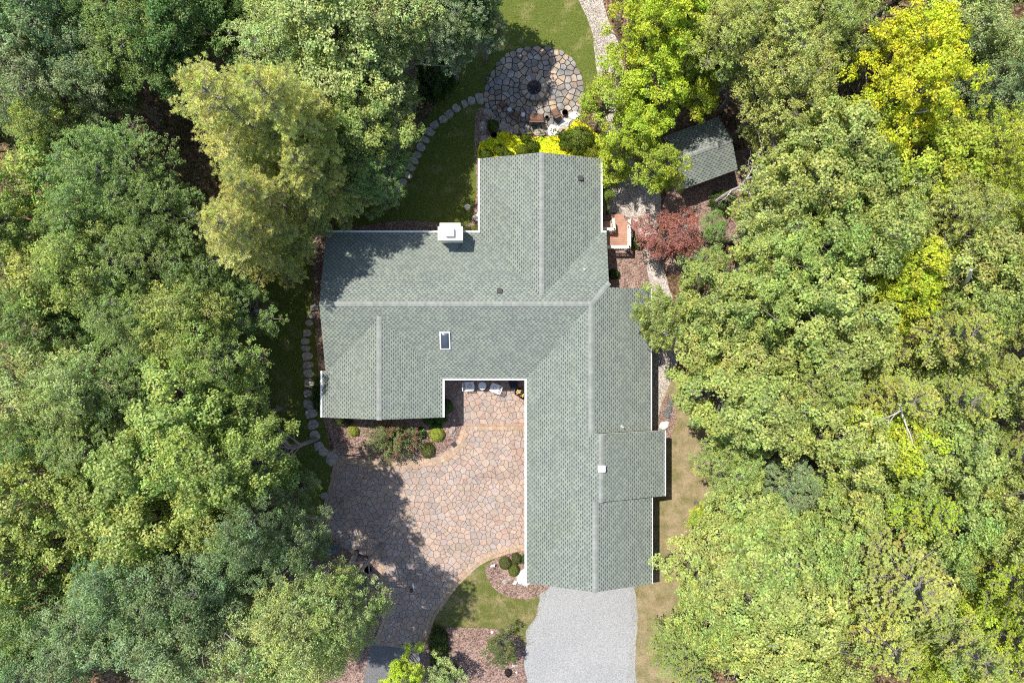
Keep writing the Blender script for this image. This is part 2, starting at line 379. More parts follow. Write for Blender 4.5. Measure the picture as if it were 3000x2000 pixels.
# ------------------------------------------------------------ flat stone paving cut as voronoi cells
def clip(poly, a, b, c):     # keep a*x+b*y<=c
    out = []; n = len(poly)
    for i in range(n):
        p, q = poly[i], poly[(i + 1) % n]
        dp = a * p[0] + b * p[1] - c; dq = a * q[0] + b * q[1] - c
        if dp <= 0: out.append(p)
        if (dp < 0) != (dq < 0) and abs(dp - dq) > 1e-12:
            t = dp / (dp - dq); out.append((p[0] + (q[0] - p[0]) * t, p[1] + (q[1] - p[1]) * t))
    return out
def vor(points, gap, rad=1.3):
    P = np.array(points); cells = []
    for i, p in enumerate(P):
        d = np.hypot(P[:, 0] - p[0], P[:, 1] - p[1]); idx = [k for k in np.argsort(d)[1:22] if d[k] < rad * 2]
        poly = [(p[0] - rad, p[1] - rad), (p[0] + rad, p[1] - rad), (p[0] + rad, p[1] + rad), (p[0] - rad, p[1] + rad)]
        for k in idx:
            q = P[k]; nx, ny = (q - p) / d[k]; mx, my = (p + q) / 2
            poly = clip(poly, nx, ny, nx * mx + ny * my - gap / 2)
            if len(poly) < 3: break
        cells.append(poly)
    return cells

PAV = [W(*p)[:2] for p in [(980,1300),(1300,1300),(1290,1130),(1285,1085),(1580,1085),(1580,1606),(1500,1611),(1457,1627),(1403,1650),(1340,1708),(1301,1760),(1268,1808),(1256,1850),(1233,1903),(1160,1890),(1098,1880),(1125,1817),(1118,1700),(1110,1649),(1060,1630),(1000,1600),(930,1553),(951,1488),(976,1400)]]
jm = MB(); jm.prism(PAV, -0.02, 0.018); base = jm.build('paver_bedding', M_['joint']); tag(base, kind='structure')
pts = []
sp = 0.47; x = -13.5; r_ = 0
yy = -22.5
while yy < -1.5:
    x = -13.8 + (r_ % 2) * sp / 2
    while x < 2.2:
        q = (x + random.uniform(-.15, .15), yy + random.uniform(-.15, .15))
        pts.append(q)
        if random.random() < 0.34: pts.append((q[0] + random.uniform(.16, .3) * random.choice((-1, 1)), q[1] + random.uniform(-.28, .28)))
        x += sp
    yy += sp * 0.9; r_ += 1
near = [p for p in pts if any(inside(p[0] + a, p[1] + b, PAV) for a, b in ((0, 0), (.6, 0), (-.6, 0), (0, .6), (0, -.6)))]
pm = MB()
tints = [(1, .97, .95), (1.05, .95, .88), (.95, .93, .95), (.9, .92, .95), (1.08, 1, .92), (1.0, .88, .82), (1.02, .98, .9)]
for p, c in zip(near, vor(near, 0.024)):
    if len(c) < 3 or not inside(p[0], p[1], PAV): continue
    t = random.choice(tints); k = random.uniform(.88, 1.08)
    pm.prism(c, 0.0, 0.034 + random.uniform(0, .004), (t[0] * k, t[1] * k, t[2] * k))
tag(pm.build('paver_courtyard', M_['paver']), kind='structure')

# brick edging rows
def border(m, pxs, rows, z=0.056, blen=0.3, closed=False):
    path = spline([W(*p)[:2] for p in pxs], 24, closed)
    P = [Vector((a, b)) for a, b in path]
    acc = [0]
    for i in range(1, len(P)): acc.append(acc[-1] + (P[i] - P[i - 1]).length)
    def at(s):
        s = max(0, min(acc[-1] - 1e-4, s))
        i = int(np.searchsorted(acc, s, side='right')) - 1; i = max(0, min(len(P) - 2, i))
        t = (s - acc[i]) / max(1e-6, acc[i + 1] - acc[i]); d = (P[i + 1] - P[i]).normalized()
        return P[i].lerp(P[i + 1], t), Vector((-d.y, d.x))
    for off, wd, bl, tint in rows:
        s = random.uniform(0, .1)
        while s < acc[-1] - 0.05:
            l = bl * random.uniform(.85, 1.1); e = min(acc[-1], s + l) - 0.012
            a, na = at(s); b, nb = at(e); k = random.uniform(.85, 1.08); kt = random.uniform(.92, 1.05)
            q = [a + na * (off - wd / 2), b + nb * (off - wd / 2), b + nb * (off + wd / 2), a + na * (off + wd / 2)]
            m.prism([tuple(v) for v in q], 0.0, z + random.uniform(0, .003), (tint[0] * k, tint[1] * k * kt, tint[2] * k * kt * kt))
            s += l
bm_ = MB(); Y1 = (1.05, .95, .78); Y2 = (1.1, 1.0, .82)
two = [(0.12, 0.2, 0.3, Y1), (-0.12, 0.24, 0.26, Y2)]
border(bm_, [(1361,1262),(1358,1275),(1349,1298),(1330,1322),(1300,1342),(1265,1352),(1180,1362),(1060,1356),(992,1340)], two)
border(bm_, [(1548,1602),(1500,1608),(1457,1622),(1403,1646),(1340,1704),(1300,1756),(1268,1802),(1252,1850),(1232,1900)], two)
border(bm_, [(988,1340),(980,1400),(956,1488),(938,1550)], two)
border(bm_, [(1114,1654),(1126,1700),(1131,1760),(1129,1817),(1104,1880)], two)
border(bm_, [(1100,1882),(1160,1888),(1232,1905)], [(0, .25, .2, (.95, .86, .76))])
border(bm_, [(1354,1244),(1544,1244)], [(0, .17, .3, (1.0, .84, .7))], 0.06)
border(bm_, [(1354,1253.5),(1544,1253.5)], [(0, .24, .27, Y2)], 0.062)
border(bm_, [(1296,1152),(1330,1140),(1360,1122),(1380,1100)], [(0, .22, .25, (.95, .8, .68))], 0.05)
border(bm_, [(1296,1168),(1325,1178),(1345,1205),(1353,1240)], [(0, .2, .25, (.95, .82, .7))], 0.06)
tag(bm_.build('brick_edging', M_['paver']), kind='structure')

# fire pit patio
PC = W(1556, 262)[:2]
PATIO = [W(*p)[:2] for p in [(1419,285),(1421,258),(1430,232),(1445,205),(1462,180),(1485,160),(1515,145),(1550,138),(1600,138),(1630,146),(1665,165),(1690,200),(1705,240),(1708,290),(1700,335),(1680,365),(1650,385),(1600,390),(1550,385),(1500,378),(1465,365),(1440,340),(1425,312)]]
PATIO = spline(PATIO, 4)
pj = MB(); pj.prism(PATIO, -0.02, 0.03); tag(pj.build('patio_bedding', M_['soil']), kind='structure')
pts = []; cnt = 0
while len(pts) < 185 and cnt < 20000:
    cnt += 1
    x = random.uniform(PC[0] - 4, PC[0] + 4); y = random.uniform(PC[1] - 3.6, PC[1] + 3.6)
    if not inside(x, y, PATIO): continue
    md = 0.33 if random.random() < .25 else 0.46
    if all(math.hypot(x - a, y - b) > md for a, b in pts): pts.append((x, y))
# outside ring of ghost sites keeps outer stones trimmed to the round edge
ghost = []
for i in range(0, len(PATIO), 1):
    a = PATIO[i]; b = PATIO[(i + 1) % len(PATIO)]; dx, dy = b[0] - a[0], b[1] - a[1]; L = math.hypot(dx, dy) or 1
    ghost.append(((a[0] + b[0]) / 2 + (a[0] + b[0] - 2 * PC[0]) * .035, (a[1] + b[1]) / 2 + (a[1] + b[1] - 2 * PC[1]) * .035))
fm = MB(); ft = [(1, 1, 1), (.85, .9, .97), (1.1, 1.0, .88), (.7, .68, .68), (1.15, .98, .82), (.9, .84, .8), (.78, .82, .88)]
for p, c in zip(pts, vor(pts + ghost, 0.045)):
    if len(c) < 3: continue
    t = random.choice(ft); k = random.uniform(.7, 1.15)
    fm.prism(c, 0.0, 0.07 + random.uniform(0, .02), (t[0] * k, t[1] * k, t[2] * k), bev=0.02)
tag(fm.build('stone_patio', M_['flag']), kind='structure')

# ------------------------------------------------------------ house
house = empty('house', (0, 0, 0), 'single storey house with grey green shingle roofs round a paved courtyard', 'house')
def uvface(me, k):
    pass
def slab(name, polys, parent, thick=0.16, mat=None):
    """polys: planar faces sharing corners; adds underside and edge skirt. UV: u along the eave, v up the slope (metres)."""
    vid = {}; V = []; F = []
    def vi(p):
        k = tuple(round(c, 3) for c in p)
        if k not in vid: vid[k] = len(V); V.append(k)
        return vid[k]
    for poly in polys:
        P = [Vector(p) for p in poly]
        nn = Vector((0, 0, 0))
        for i in range(len(P)): nn += P[i].cross(P[(i + 1) % len(P)])
        ids = [vi(p) for p in poly]
        if nn.z < 0: ids = ids[::-1]
        F.append(ids)
    edges = {}
    for f in F:
        for i in range(len(f)):
            e = (f[i], f[(i + 1) % len(f)]); edges[e] = 1
    nV = len(V); V2 = [(x, y, z - thick) for x, y, z in V]
    A = V + V2; faces = list(F) + [[i + nV for i in f[::-1]] for f in F]
    sk = [(a, b) for (a, b) in edges if (b, a) not in edges]
    faces += [[b, a, a + nV, b + nV] for a, b in sk]
    me = bpy.data.meshes.new(name); me.from_pydata(A, [], faces)
    uvl = me.uv_layers.new(name='UVMap')
    for poly in me.polygons:
        n = poly.normal; d = Vector((n.x, n.y, 0))
        down = d.normalized() if d.length > 1e-4 else Vector((0, -1, 0))
        al = Vector((-down.y, down.x, 0)); up = n.cross(al).normalized()
        for li in poly.loop_indices:
            p = me.vertices[me.loops[li].vertex_index].co
            uvl.data[li].uv = (p.dot(al) + 50, p.dot(up) + 50)
    me.materials.append(mat or M_['shingle']); me.materials.append(M_['cream'])
    for i, poly in enumerate(me.polygons):
        if i >= len(F): poly.material_index = 1
    o = bpy.data.objects.new(name, me); col.objects.link(o); o.parent = parent
    return o
# corner points (metres)
main_n = [(-12.25,7.18,3.0),(-12.25,2.37,4.6),(5.04,2.37,4.6),(6.23,3.76,4.137),(6.23,7.18,3.0),(5.85,7.18,3.0),(1.89,2.82,4.45),(-2.12,7.18,3.0)]
nw_w = [(-2.12,7.18,3.0),(1.89,2.82,4.45),(1.89,12.05,4.45),(-2.12,12.05,3.0)]
nw_e = [(5.85,7.18,3.0),(5.85,12.05,3.0),(1.89,12.05,4.45),(1.89,2.82,4.45)]
main_s = [(-12.25,2.37,4.6),(-12.25,-2.16,3.09),(-8.5,1.62,4.35),(-4.58,-2.43,3.0),(0.95,-2.43,3.0),(5.04,2.37,4.6)]
ns_w = [(5.04,2.37,4.6),(0.95,-2.43,3.0),(0.95,-15.9,3.0),(5.28,-15.9,4.693),(5.28,-10.12,4.693),(5.63,-10.12,4.83),(5.63,-5.85,4.83),(5.04,-5.85,4.6)]
ns_e = [(5.04,2.37,4.6),(5.04,-5.85,4.6),(9.16,-5.85,3.0),(9.16,3.48,3.0),(6.23,3.48,4.137),(6.23,3.76,4.137)]
sw_w = [(-8.5,1.62,4.35),(-12.25,-2.16,3.09),(-12.25,-1.935,3.09),(-12.52,-1.935,3.0),(-12.52,-5.0,3.0),(-8.5,-5.0,4.35)]
sw_e = [(-8.5,1.62,4.35),(-8.5,-5.0,4.35),(-4.58,-5.0,3.0),(-4.58,-2.43,3.0)]
slab('roof', [main_n, nw_w, nw_e, main_s, ns_w, ns_e, sw_w, sw_e], house)
slab('roof', [[(5.632,-5.852,4.834),(5.632,-10.15,4.834),(10.05,-10.15,3.1),(10.05,-5.852,3.1)]], house, 0.24)
slab('roof', [[(5.282,-10.1,4.69),(5.282,-15.9,4.69),(9.2,-15.9,3.14),(9.2,-10.1,3.14)]], house, 0.18)

def ridge(pts, parent, name='ridge_cap', w=0.16, drop=0.06, step=0.2):
    m = MB()
    for (a, b) in zip(pts[:-1], pts[1:]):
        a = Vector(a); b = Vector(b); L = (b - a).length; d = (b - a) / L; s = Vector((-d.y, d.x, 0)).normalized()
        n = int(L / step)
        for i in range(n):
            p = a + d * (L * i / n); q = a + d * (L * (i + 1) / n + 0.03); k = random.uniform(.86, 1.08)
            z1, z2 = 0.022, 0.034
            vs = []
            for (c, zz) in ((p, z2), (q, z1)):
                vs += [c - s * w + Vector((0, 0, zz - drop)), c + Vector((0, 0, zz)), c + s * w + Vector((0, 0, zz - drop))]
            vs += [v - Vector((0, 0, 0.03)) for v in vs[:3]]
            m.add(vs, [(0, 3, 4, 1), (1, 4, 5, 2), (0, 1, 7, 6), (1, 2, 8, 7)], (k, k, k * 1.01))
    return m.build(name, M_['ridge'], parent)
ridge([(-12.25,2.37,4.6),(5.04,2.37,4.6)], house, drop=.052)
ridge([(5.04,2.37,4.6),(5.04,-5.85,4.6)], house, drop=.06)
ridge([(5.04,2.37,4.6),(6.23,3.76,4.137)], house, drop=.035)
ridge([(1.89,2.9,4.45),(1.89,12.05,4.45)], house, drop=.056)
ridge([(-8.5,1.62,4.35),(-8.5,-5.0,4.35)], house, drop=.053)
ridge([(5.632,-5.85,4.834),(5.632,-10.15,4.834)], house, drop=.062)
ridge([(5.282,-10.16,4.69),(5.282,-15.9,4.69)], house, drop=.062)

def gutter(x0, y0, x1, y1, z, w=0.12, name='gutter', mat=None):
    m = MB(); a = Vector((x0, y0, 0)); b = Vector((x1, y1, 0)); d = (b - a).normalized(); s = Vector((-d.y, d.x, 0))
    prof = [(0, 0), (0, .11), (.012, .11), (.012, .055), (w - .012, .055), (w - .012, .11), (w, .11), (w, 0)]
    vs = []
    for c in (a, b): vs += [c + s * u + Vector((0, 0, z - .11 + v)) for u, v in prof]
    n = len(prof); fs = [(i, (i + 1) % n, n + (i + 1) % n, n + i) for i in range(n)]
    fs += [tuple(range(n)), tuple(range(2 * n - 1, n - 1, -1))]
    m.add(vs, fs); return m.build(name, mat or M_['white'], house)
gutter(-2.124, 7.3, -2.124, 12.05, 3.0)
gutter(5.854, 12.05, 5.854, 7.3, 3.0)
gutter(-2.13, 7.184, -12.25, 7.184, 3.0) if False else gutter(-12.25, 7.184, -2.0, 7.184, 3.0)
gutter(5.854, 7.184, 6.23, 7.184, 3.0)
gutter(0.95, -2.434, -4.58, -2.434, 3.0)
gutter(-12.524, -5.0, -12.524, -1.94, 3.0)
gutter(-4.576, -2.56, -4.576, -5.0, 3.0)
gutter(0.946, -15.9, 0.946, -2.56, 3.0)
gutter(9.164, 3.48, 9.164, -5.84, 3.0, 0.06)
gutter(10.054, -5.86, 10.054, -10.15, 3.1, 0.07)
gutter(9.204, -10.16, 9.204, -15.9, 3.14, 0.05)

# walls: prisms under each wing plus gable triangles
wm = MB()
def wallbox(x0, y0, x1, y1, h=2.88): wm.box(x0, y0, 0, x1, y1, h)
wallbox(-11.9, -2.0, 5.0, 6.75); wallbox(-1.7, 6.6, 5.45, 11.7); wallbox(-12.1, -4.6, -5.0, -1.8)
wallbox(1.4, -15.5, 8.75, 3.1); wallbox(8.7, -9.8, 9.65, -6.2, 2.95)
def gable(x0, x1, xr, y, hr, ax='x', t=0.1, h0=2.85):
    if ax == 'x': vs = [(x0, y, h0), (x1, y, h0), (xr, y, hr), (x0, y + t, h0), (x1, y + t, h0), (xr, y + t, hr)]
    else: vs = [(y, x0, h0), (y, x1, h0), (y, xr, hr), (y + t, x0, h0), (y + t, x1, h0), (y + t, xr, hr)]
    wm.add(vs, [(0, 1, 2), (5, 4, 3), (0, 3, 4, 1), (1, 4, 5, 2), (2, 5, 3, 0)])
gable(-1.7, 5.45, 1.89, 11.6, 4.25); gable(-12.1, -5.0, -8.5, -4.6, 4.15); gable(1.4, 8.75, 5.28, -15.5, 4.5)
gable(-2.0, 6.75, 2.37, -11.9, 4.4, 'y')
wm.build('wall', M_['siding'], house)
def window(x0, x1, y, z0, z1, out):     # in a wall facing -y/+y
    f = MB(); t = 0.05; ya, yb = sorted((y, y + out * 0.06))
    f.box(x0, ya, z0, x0 + t, yb, z1); f.box(x1 - t, ya, z0, x1, yb, z1); f.box(x0 + t, ya, z0, x1 - t, yb, z0 + t); f.box(x0 + t, ya, z1 - t, x1 - t, yb, z1)
    f.box((x0 + x1) / 2 - .02, ya, z0 + t, (x0 + x1) / 2 + .02, yb, z1 - t)
    w = f.build('window', M_['white'], house)
    p = MB(); ya, yb = sorted((y + out * .004, y + out * 0.03)); p.box(x0 + t, ya, z0 + t, x1 - t, yb, z1 - t); p.build('pane', M_['glass'], w)
window(-2.8, -1.5, -2.0, 0.1, 2.4, -1); window(-4.3, -3.3, -2.0, .9, 2.3, -1); window(-10, -7, -4.6, 0.8, 2.4, -1)
window(-8, -6.5, 6.75, 0.9, 2.3, 1); window(0.4, 3.2, 11.7, .9, 2.4, 1)
gd = MB()
for i in range(4): gd.box(2.4, -15.56, 0.05 + i * .58, 7.2, -15.504, 0.05 + i * .58 + .56)
gd.build('garage_door', M_['white'], house)
# chimney
ch = MB(); ch.box(-4.55, 6.7, 0, -3.25, 7.45, 5.05); chim = ch.build('chimney', M_['cream'], house)
cc = MB(); cc.box(-4.66, 6.34, 4.95, -3.1, 7.22, 5.12); 
# siding side of the chase reaches the roof
cc2 = MB(); cc2.box(-4.56, 6.42, 3.0, -3.2, 7.14, 4.948); cc2.build('chimney_chase', M_['cream'], chim)
cc.build('chimney_cap', M_['cream'], chim)
fl = MB(); fl.box(-4.15, 6.56, 5.121, -3.62, 7.06, 5.38); fl.build('flue_cover', M_['cream'], chim)
cr = MB(); cr.add([(-4.35, 6.42, 3.26), (-3.4, 6.42, 3.26), (-3.88, 6.42, 3.5), (-3.88, 5.55, 3.56)], [(0, 3, 2), (1, 2, 3)]); cr.build('cricket', M_['flash'], chim)
# skylight on the courtyard slope
def roofz(x, y, plane):
    a, b, c = (Vector(plane[i]) for i in (0, 1, 2)); n = (b - a).cross(c - a)
    return a.z - (n.x * (x - a.x) + n.y * (y - a.y)) / n.z
sx0, sx1, sy0, sy1 = -4.66, -3.99, -0.53, 0.62
sm = MB(); zz = lambda x, y, up: (x, y, roofz(x, y, main_s[:2] + [main_s[5]]) + up)
def skewbox(m, x0, y0, x1, y1, lo, hi, fz):
    vs = [fz(x, y, lo) for x, y in ((x0, y0), (x1, y0), (x1, y1), (x0, y1))] + [fz(x, y, hi) for x, y in ((x0, y0), (x1, y0), (x1, y1), (x0, y1))]
    m.add(vs, [(0, 3, 2, 1), (4, 5, 6, 7), (0, 1, 5, 4), (1, 2, 6, 5), (2, 3, 7, 6), (3, 0, 4, 7)])
b_ = 0.07
skewbox(sm, sx0, sy0, sx0 + b_, sy1, -.02, .14, zz); skewbox(sm, sx1 - b_, sy0, sx1, sy1, -.02, .14, zz)
skewbox(sm, sx0 + b_, sy0, sx1 - b_, sy0 + b_, -.02, .138, zz); skewbox(sm, sx0 + b_, sy1 - b_, sx1 - b_, sy1, -.02, .138, zz)
sko = sm.build('skylight', M_['white'], house)
dm = MB(); vs = []; nx_, ny_ = 8, 12
for j in range(ny_ + 1):
    for i in range(nx_ + 1):
        u, v = i / nx_, j / ny_; x = sx0 + b_ + (sx1 - sx0 - 2 * b_) * u; y = sy0 + b_ + (sy1 - sy0 - 2 * b_) * v
        h = .13 + .1 * (1 - (2 * u - 1) ** 4) * (1 - (2 * v - 1) ** 6); vs.append(zz(x, y, h - .02))
dm.add(vs, [(j * 9 + i, j * 9 + i + 1, (j + 1) * 9 + i + 1, (j + 1) * 9 + i) for j in range(ny_) for i in range(nx_)])
dm.build('dome', M_['skylight'], sko, True)
# box vents, pipes
def boxvent(px, py, plane, w=.15, mat='black', h=.16):
    z = 4.0
    for _ in range(4):
        X, Y, _z = W(px, py, z); z = roofz(X, Y, plane) + h
    m = MB(); m.box(X - w, Y - w * .85, z - h - .08, X + w, Y + w * .85, z - .03)
    m.box(X - w - .02, Y - w * .85 - .02, z - .03, X + w + .02, Y + w * .85 + .02, z)
    return m.build('roof_vent', M_[mat], house)
boxvent(1701, 521, nw_e); boxvent(1463, 851, [main_n[0], main_n[1], main_n[2]])
v = boxvent(1763, 1373, [(5.632,-5.852,4.834),(5.632,-10.15,4.834),(10.05,-10.15,3.1)], .21, 'white', .32)
def pipe(px, py, plane, h=.35, r=.035):
    z = 4.0
    for _ in range(4):
        X, Y, _z = W(px, py, z); z = roofz(X, Y, plane)
    m = MB(); m.tube([(X, Y, z - .1), (X, Y, z + h)], [r, r], 10); m.tube([(X, Y, z - .02), (X, Y, z + .05)], [.09, r + .01], 10)
    return m.build('vent_pipe', M_['pipe'], house)
pipe(1821, 1248, [ns_e[0], ns_e[1], ns_e[2]], .6, .04); pipe(1713, 789, [main_n[0], main_n[1], main_n[2]], .2, .04); pipe(990, 871, [main_n[0], main_n[1], main_n[2]], .2, .04)

# porch with steps and railing on the east side
pd = MB(); k0 = 6.62; n = 0
while k0 < 8.28:
    kk = random.uniform(.88, 1.08); pd.box(5.5, k0, .70, 8.02, k0 + .134, .735, (kk, kk, kk)); k0 += .142; n += 1
porch = pd.build('porch_deck', M_['deck'], house)
st = MB()
st.box(6.95, 8.3, .48, 7.85, 8.44, .52, (.95, .95, .95)); st.box(6.95, 8.445, .48, 7.85, 8.585, .52, (1.02, 1, 1)); st.box(6.95, 8.6, .24, 7.85, 8.87, .28)
st.build('porch_step', M_['deck'], porch)
sk_ = MB(); sk_.box(5.5, 6.64, .0, 7.98, 6.66, .69); sk_.box(7.97, 6.66, 0, 7.99, 8.26, .69); sk_.box(5.5, 8.25, .0, 7.97, 8.27, .69); sk_.build('porch_skirt', M_['wood'], porch)
def rail(path, base=.735, top=1.7, w=.17):
    m = MB()
    for (a, b) in zip(path[:-1], path[1:]):
        ax, ay = a; bx, by = b; L = math.hypot(bx - ax, by - ay); n0 = len(m.v); ang = math.atan2(by - ay, bx - ax)
        m.box(0, -w / 2, top - .05, L, w / 2, top); m.box(0, -.03, base + .06, L, .03, base + .12)
        for i in range(int(L / .12)): m.box(.06 + i * .12, -.02, base + .12, .1 + i * .12, .02, top - .05)
        m.rot(ang, 0, 0, n0)
        for i in range(n0, len(m.v)): x, y, z = m.v[i]; m.v[i] = (x + ax, y + ay, z)
    for (x, y) in path: m.box(x - .065, y - .065, 0.02, x + .065, y + .065, top + .012)
    return m.build('railing', M_['cream'], porch)
rail([(6.3, 6.42), (7.97, 6.42)]); rail([(7.985, 6.43), (7.985, 8.25)]); rail([(6.0, 7.68), (6.93, 7.6)]); rail([(6.95, 7.62), (6.88, 8.28)])

# ------------------------------------------------------------ shed
sh = empty('garden_shed', (0, 0, 0), 'small shingled shed standing askew among the trees right of the house', 'shed')
sang = math.atan2(1.32, 3.6); scx, scy = 12.58, 12.56
ca, sa = math.cos(sang), math.sin(sang)
def sp_(u, v, z): return (scx + u * ca - v * sa, scy + u * sa + v * ca, z)
hl, hw = 1.95, 1.87
slab('roof', [[sp_(-hl, 0, 3.3), sp_(hl, 0, 3.3), sp_(hl, -hw, 2.45), sp_(-hl, -hw, 2.45)], [sp_(hl, 0, 3.3), sp_(-hl, 0, 3.3), sp_(-hl, hw, 2.45), sp_(hl, hw, 2.45)]], sh, .09)
ridge([sp_(-hl, 0, 3.3), sp_(hl, 0, 3.3)], sh, drop=.07)
m = MB(); m.box(-1.7, -1.55, 0, 1.7, 1.55, 2.4); m.rot(sang); m.v = [(x + scx, y + scy, z) for x, y, z in m.v]
m2 = MB(); 
gms = []
for u in (-1.7, 1.62):
    m2 = MB(); gms.append(m2); m2.add([(u, -1.55, 2.4), (u, 1.55, 2.4), (u, 0, 3.08), (u + .08, -1.55, 2.4), (u + .08, 1.55, 2.4), (u + .08, 0, 3.08)], [(0, 2, 1), (3, 4, 5), (0, 1, 4, 3), (1, 2, 5, 4), (2, 0, 3, 5)])
for m2 in gms: m2.rot(sang); m2.v = [(x + scx, y + scy, z) for x, y, z in m2.v]
m.build('wall', M_['siding'], sh); [m2.build('gable', M_['siding'], sh) for m2 in gms]
m = MB(); m.box(-.5, -1.62, .05, .5, -1.56, 2.0); m.rot(sang); m.v = [(x + scx, y + scy, z) for x, y, z in m.v]; m.build('door', M_['wood'], sh)

# ------------------------------------------------------------ rocks and stepping stones
def rock_mesh(name, seed, mat, flat=1.0, rough=0.35, sub=3):
    import bmesh
    bm = bmesh.new(); bmesh.ops.create_icosphere(bm, subdivisions=sub, radius=1)
    o = Vector((seed * 7.3, seed * 3.1, seed * 1.7))
    for v in bm.verts:
        p = v.co.copy(); f = 1 + rough * mnoise.noise(p * 1.3 + o) + rough * .4 * mnoise.noise(p * 3.5 + o)
        c = mnoise.cell(p * 1.4 + o) * .12 * rough
        v.co = p * (f + c); v.co.z *= flat
        if v.co.z < -.3 * flat: v.co.z = -.3 * flat
    me = bpy.data.meshes.new(name); bm.to_mesh(me); bm.free(); me.materials.append(mat)
    return me
RM = {k: [rock_mesh('rock', i + s, M_[k], .8) for i in range(4)] for k, s in (('rock', 1), ('rockw', 9), ('rockg', 17))}
def rock(px, py, rx, ry, rz, ang, label, kind='rock', i=0, cat='rock', name='rock', group=None, z=0.05):
    X, Y, _z = W(px, py, rz * .6); o = bpy.data.objects.new(name, RM[kind][i % 4]); col.objects.link(o)
    k = .024; o.location = (X, Y, z); o.scale = (rx * k, ry * k, rz); o.rotation_euler = (0, 0, R(ang)); tag(o, label, cat, group)
    return o
BG = 'boulders along the edge of the fire pit patio'
for i, (px, py, rx, ry, a, lb, kd) in enumerate([
    (1452,372,11,17,20,'upright oval boulder first in the row edging the patio on the left','rock'),
    (1474,372,20,15,-25,'wide mottled boulder second in the row edging the fire pit patio','rock'),
    (1504,384,15,14,-40,'pinkish triangular boulder beside the small white tag by the patio edge','rock'),
    (1540,386,17,9,-10,'flat purple grey boulder low in front of the patio chairs','rock'),
    (1583,386,21,12,3,'long tan boulder directly below the brown bench','rock'),
    (1621,384,17,18,10,'pale whitish boulder right of the tan one below the bench','rockw'),
    (1652,362,24,12,35,'long pale pinkish boulder below the right brown chair','rockw'),
    (1682,338,16,13,10,'pale boulder half under the yellow green tree beside the round black pot','rockw'),
    (1432,335,20,13,-55,'large rough boulder at the left corner of the patio by the stepping stones','rock'),
    (1419,408,16,12,30,'smooth lavender grey boulder beside the brown round pot in the mulch','rock'),
    (1414,370,12,15,0,'low brown boulder in the mulch strip left of the patio boulders','rock')]):
    rock(px, py, rx, ry, .3 if i not in (9, 10) else .18, a, lb, kd, i, 'boulder', 'boulder', BG)
rock(1325,1263,10,17,.32,-15,'single grey green boulder between the round shrub and the brick edging','rock',1)
rock(1331,1230,3.5,3.5,.1,0,'tiny white stone in the shaded mulch beside the courtyard','rockw',0)
rock(1531,1690,16,22,.35,-25,'large white rock beside the garage corner in the mulch bed','rockw',1)
rock(1541,1708,13,9,.25,10,'smaller white rock just below the garage gutter end','rockw',2)
rock(1480,1704,9,8,.16,20,'low pale pink rock in the garage corner bed, leftmost of the small rocks','rock',2)
rock(1495,1697,7,5,.14,0,'small pinkish rock in the garage corner bed between two others','rock',3)
rock(1509,1706,7,5,.14,40,'small whitish rock in the garage corner bed nearest the big white rock','rockw',3)
rock(1966,1178,9,8,.22,0,'topmost grey rock of the short row in the reddish bed right of the house','rockg',0)
rock(1961,1200,11,10,.25,30,'grey rock second in the short row right of the house','rockg',1)
rock(1956,1217,11,9,.22,-20,'dark flat rock third in the short row right of the house','rockg',2)
rock(1948,1246,17,13,.3,35,'big cream white rock at the upper corner of the projecting roof','rockw',0)
rock(1933,1257,10,6,.2,0,'small tan rock wedged beside the big cream rock and the wall','rock',0)
rock(964,1608,30,15,.45,5,'dark lichen covered boulder on the mulch left of the paved courtyard','rockg',3)
rock(921,1560,12,10,.3,0,'small dark boulder in shade above the lichen covered one','rockg',1)
rock(1442,1851,4,4,.1,0,'white cobble near the top of the mulch bed beside the driveway','rockw',1)
rock(1505,1947,5,5,.12,0,'white cobble beside the little dark shrub near the driveway','rockw',2)
rock(1513,1968,3,3,.08,0,'tiny pale pebble at the right edge of the bed by the gravel driveway','rockw',3)
rock(1370,607,9,9,.12,0,'white flat stone in the corner between two roofs near the chimney, upper one','rockw',0)
rock(1395,637,9,9,.12,0,'white flat stone under the gutter near the chimney, lower one','rockw',2)
rock(1400,637,5,12,.1,0,'thin pale stone against the gutter of the upper wing','rockw',1)

SM = []
for i in range(6):
    pts = []; nn = 11; o = i * 5.1
    for k in range(nn):
        a = 2 * math.pi * k / nn; r = .95 + .26 * mnoise.noise(Vector((math.cos(a) * 1.4 + o, math.sin(a) * 1.4, 2)))
        q = max(abs(math.cos(a)), abs(math.sin(a))); r *= 1 + (1 / q - 1) * .38
        pts.append((r * math.cos(a), r * math.sin(a)))
    m = MB(); m.prism(spline(pts, 3), -.02, .07, (random.uniform(.9, 1.15),) * 3, bev=.06); SM.append(m.mesh('stepping_stone', M_['flag']))
def step(px, py, rx, ry, ang, label, i, group):
    X, Y, _ = W(px, py); o = bpy.data.objects.new('stepping_stone', SM[i % 6]); col.objects.link(o)
    o.location = (X, Y, 0.0); o.scale = (rx * .024, ry * .024, 1); o.rotation_euler = (0, 0, R(ang)); tag(o, label, 'stepping stone', group)
ORD = ['first','second','third','fourth','fifth','sixth','seventh','eighth','ninth','tenth','eleventh','twelfth','thirteenth','fourteenth','fifteenth','sixteenth','seventeenth','eighteenth','nineteenth']
up = [(1406,289,13,19,15),(1381,296,12,13,5),(1361,305,9,13,20),(1337,318,13,13,25),(1316,335,13,13,40),(1298,350,13,12,10),(1273,366,14,12,40),(1258,387,16,12,-30),(1245,410,15,10,-25),(1233,432,14,13,20),(1222,454,13,10,-25),(1214,471,13,10,-30),(1205,491,14,11,-35),(1195,514,14,10,-35),(1179,536,14,13,40),(1166,558,13,11,40),(1148,574,12,11,-40),(1133,590,12,11,-40)]
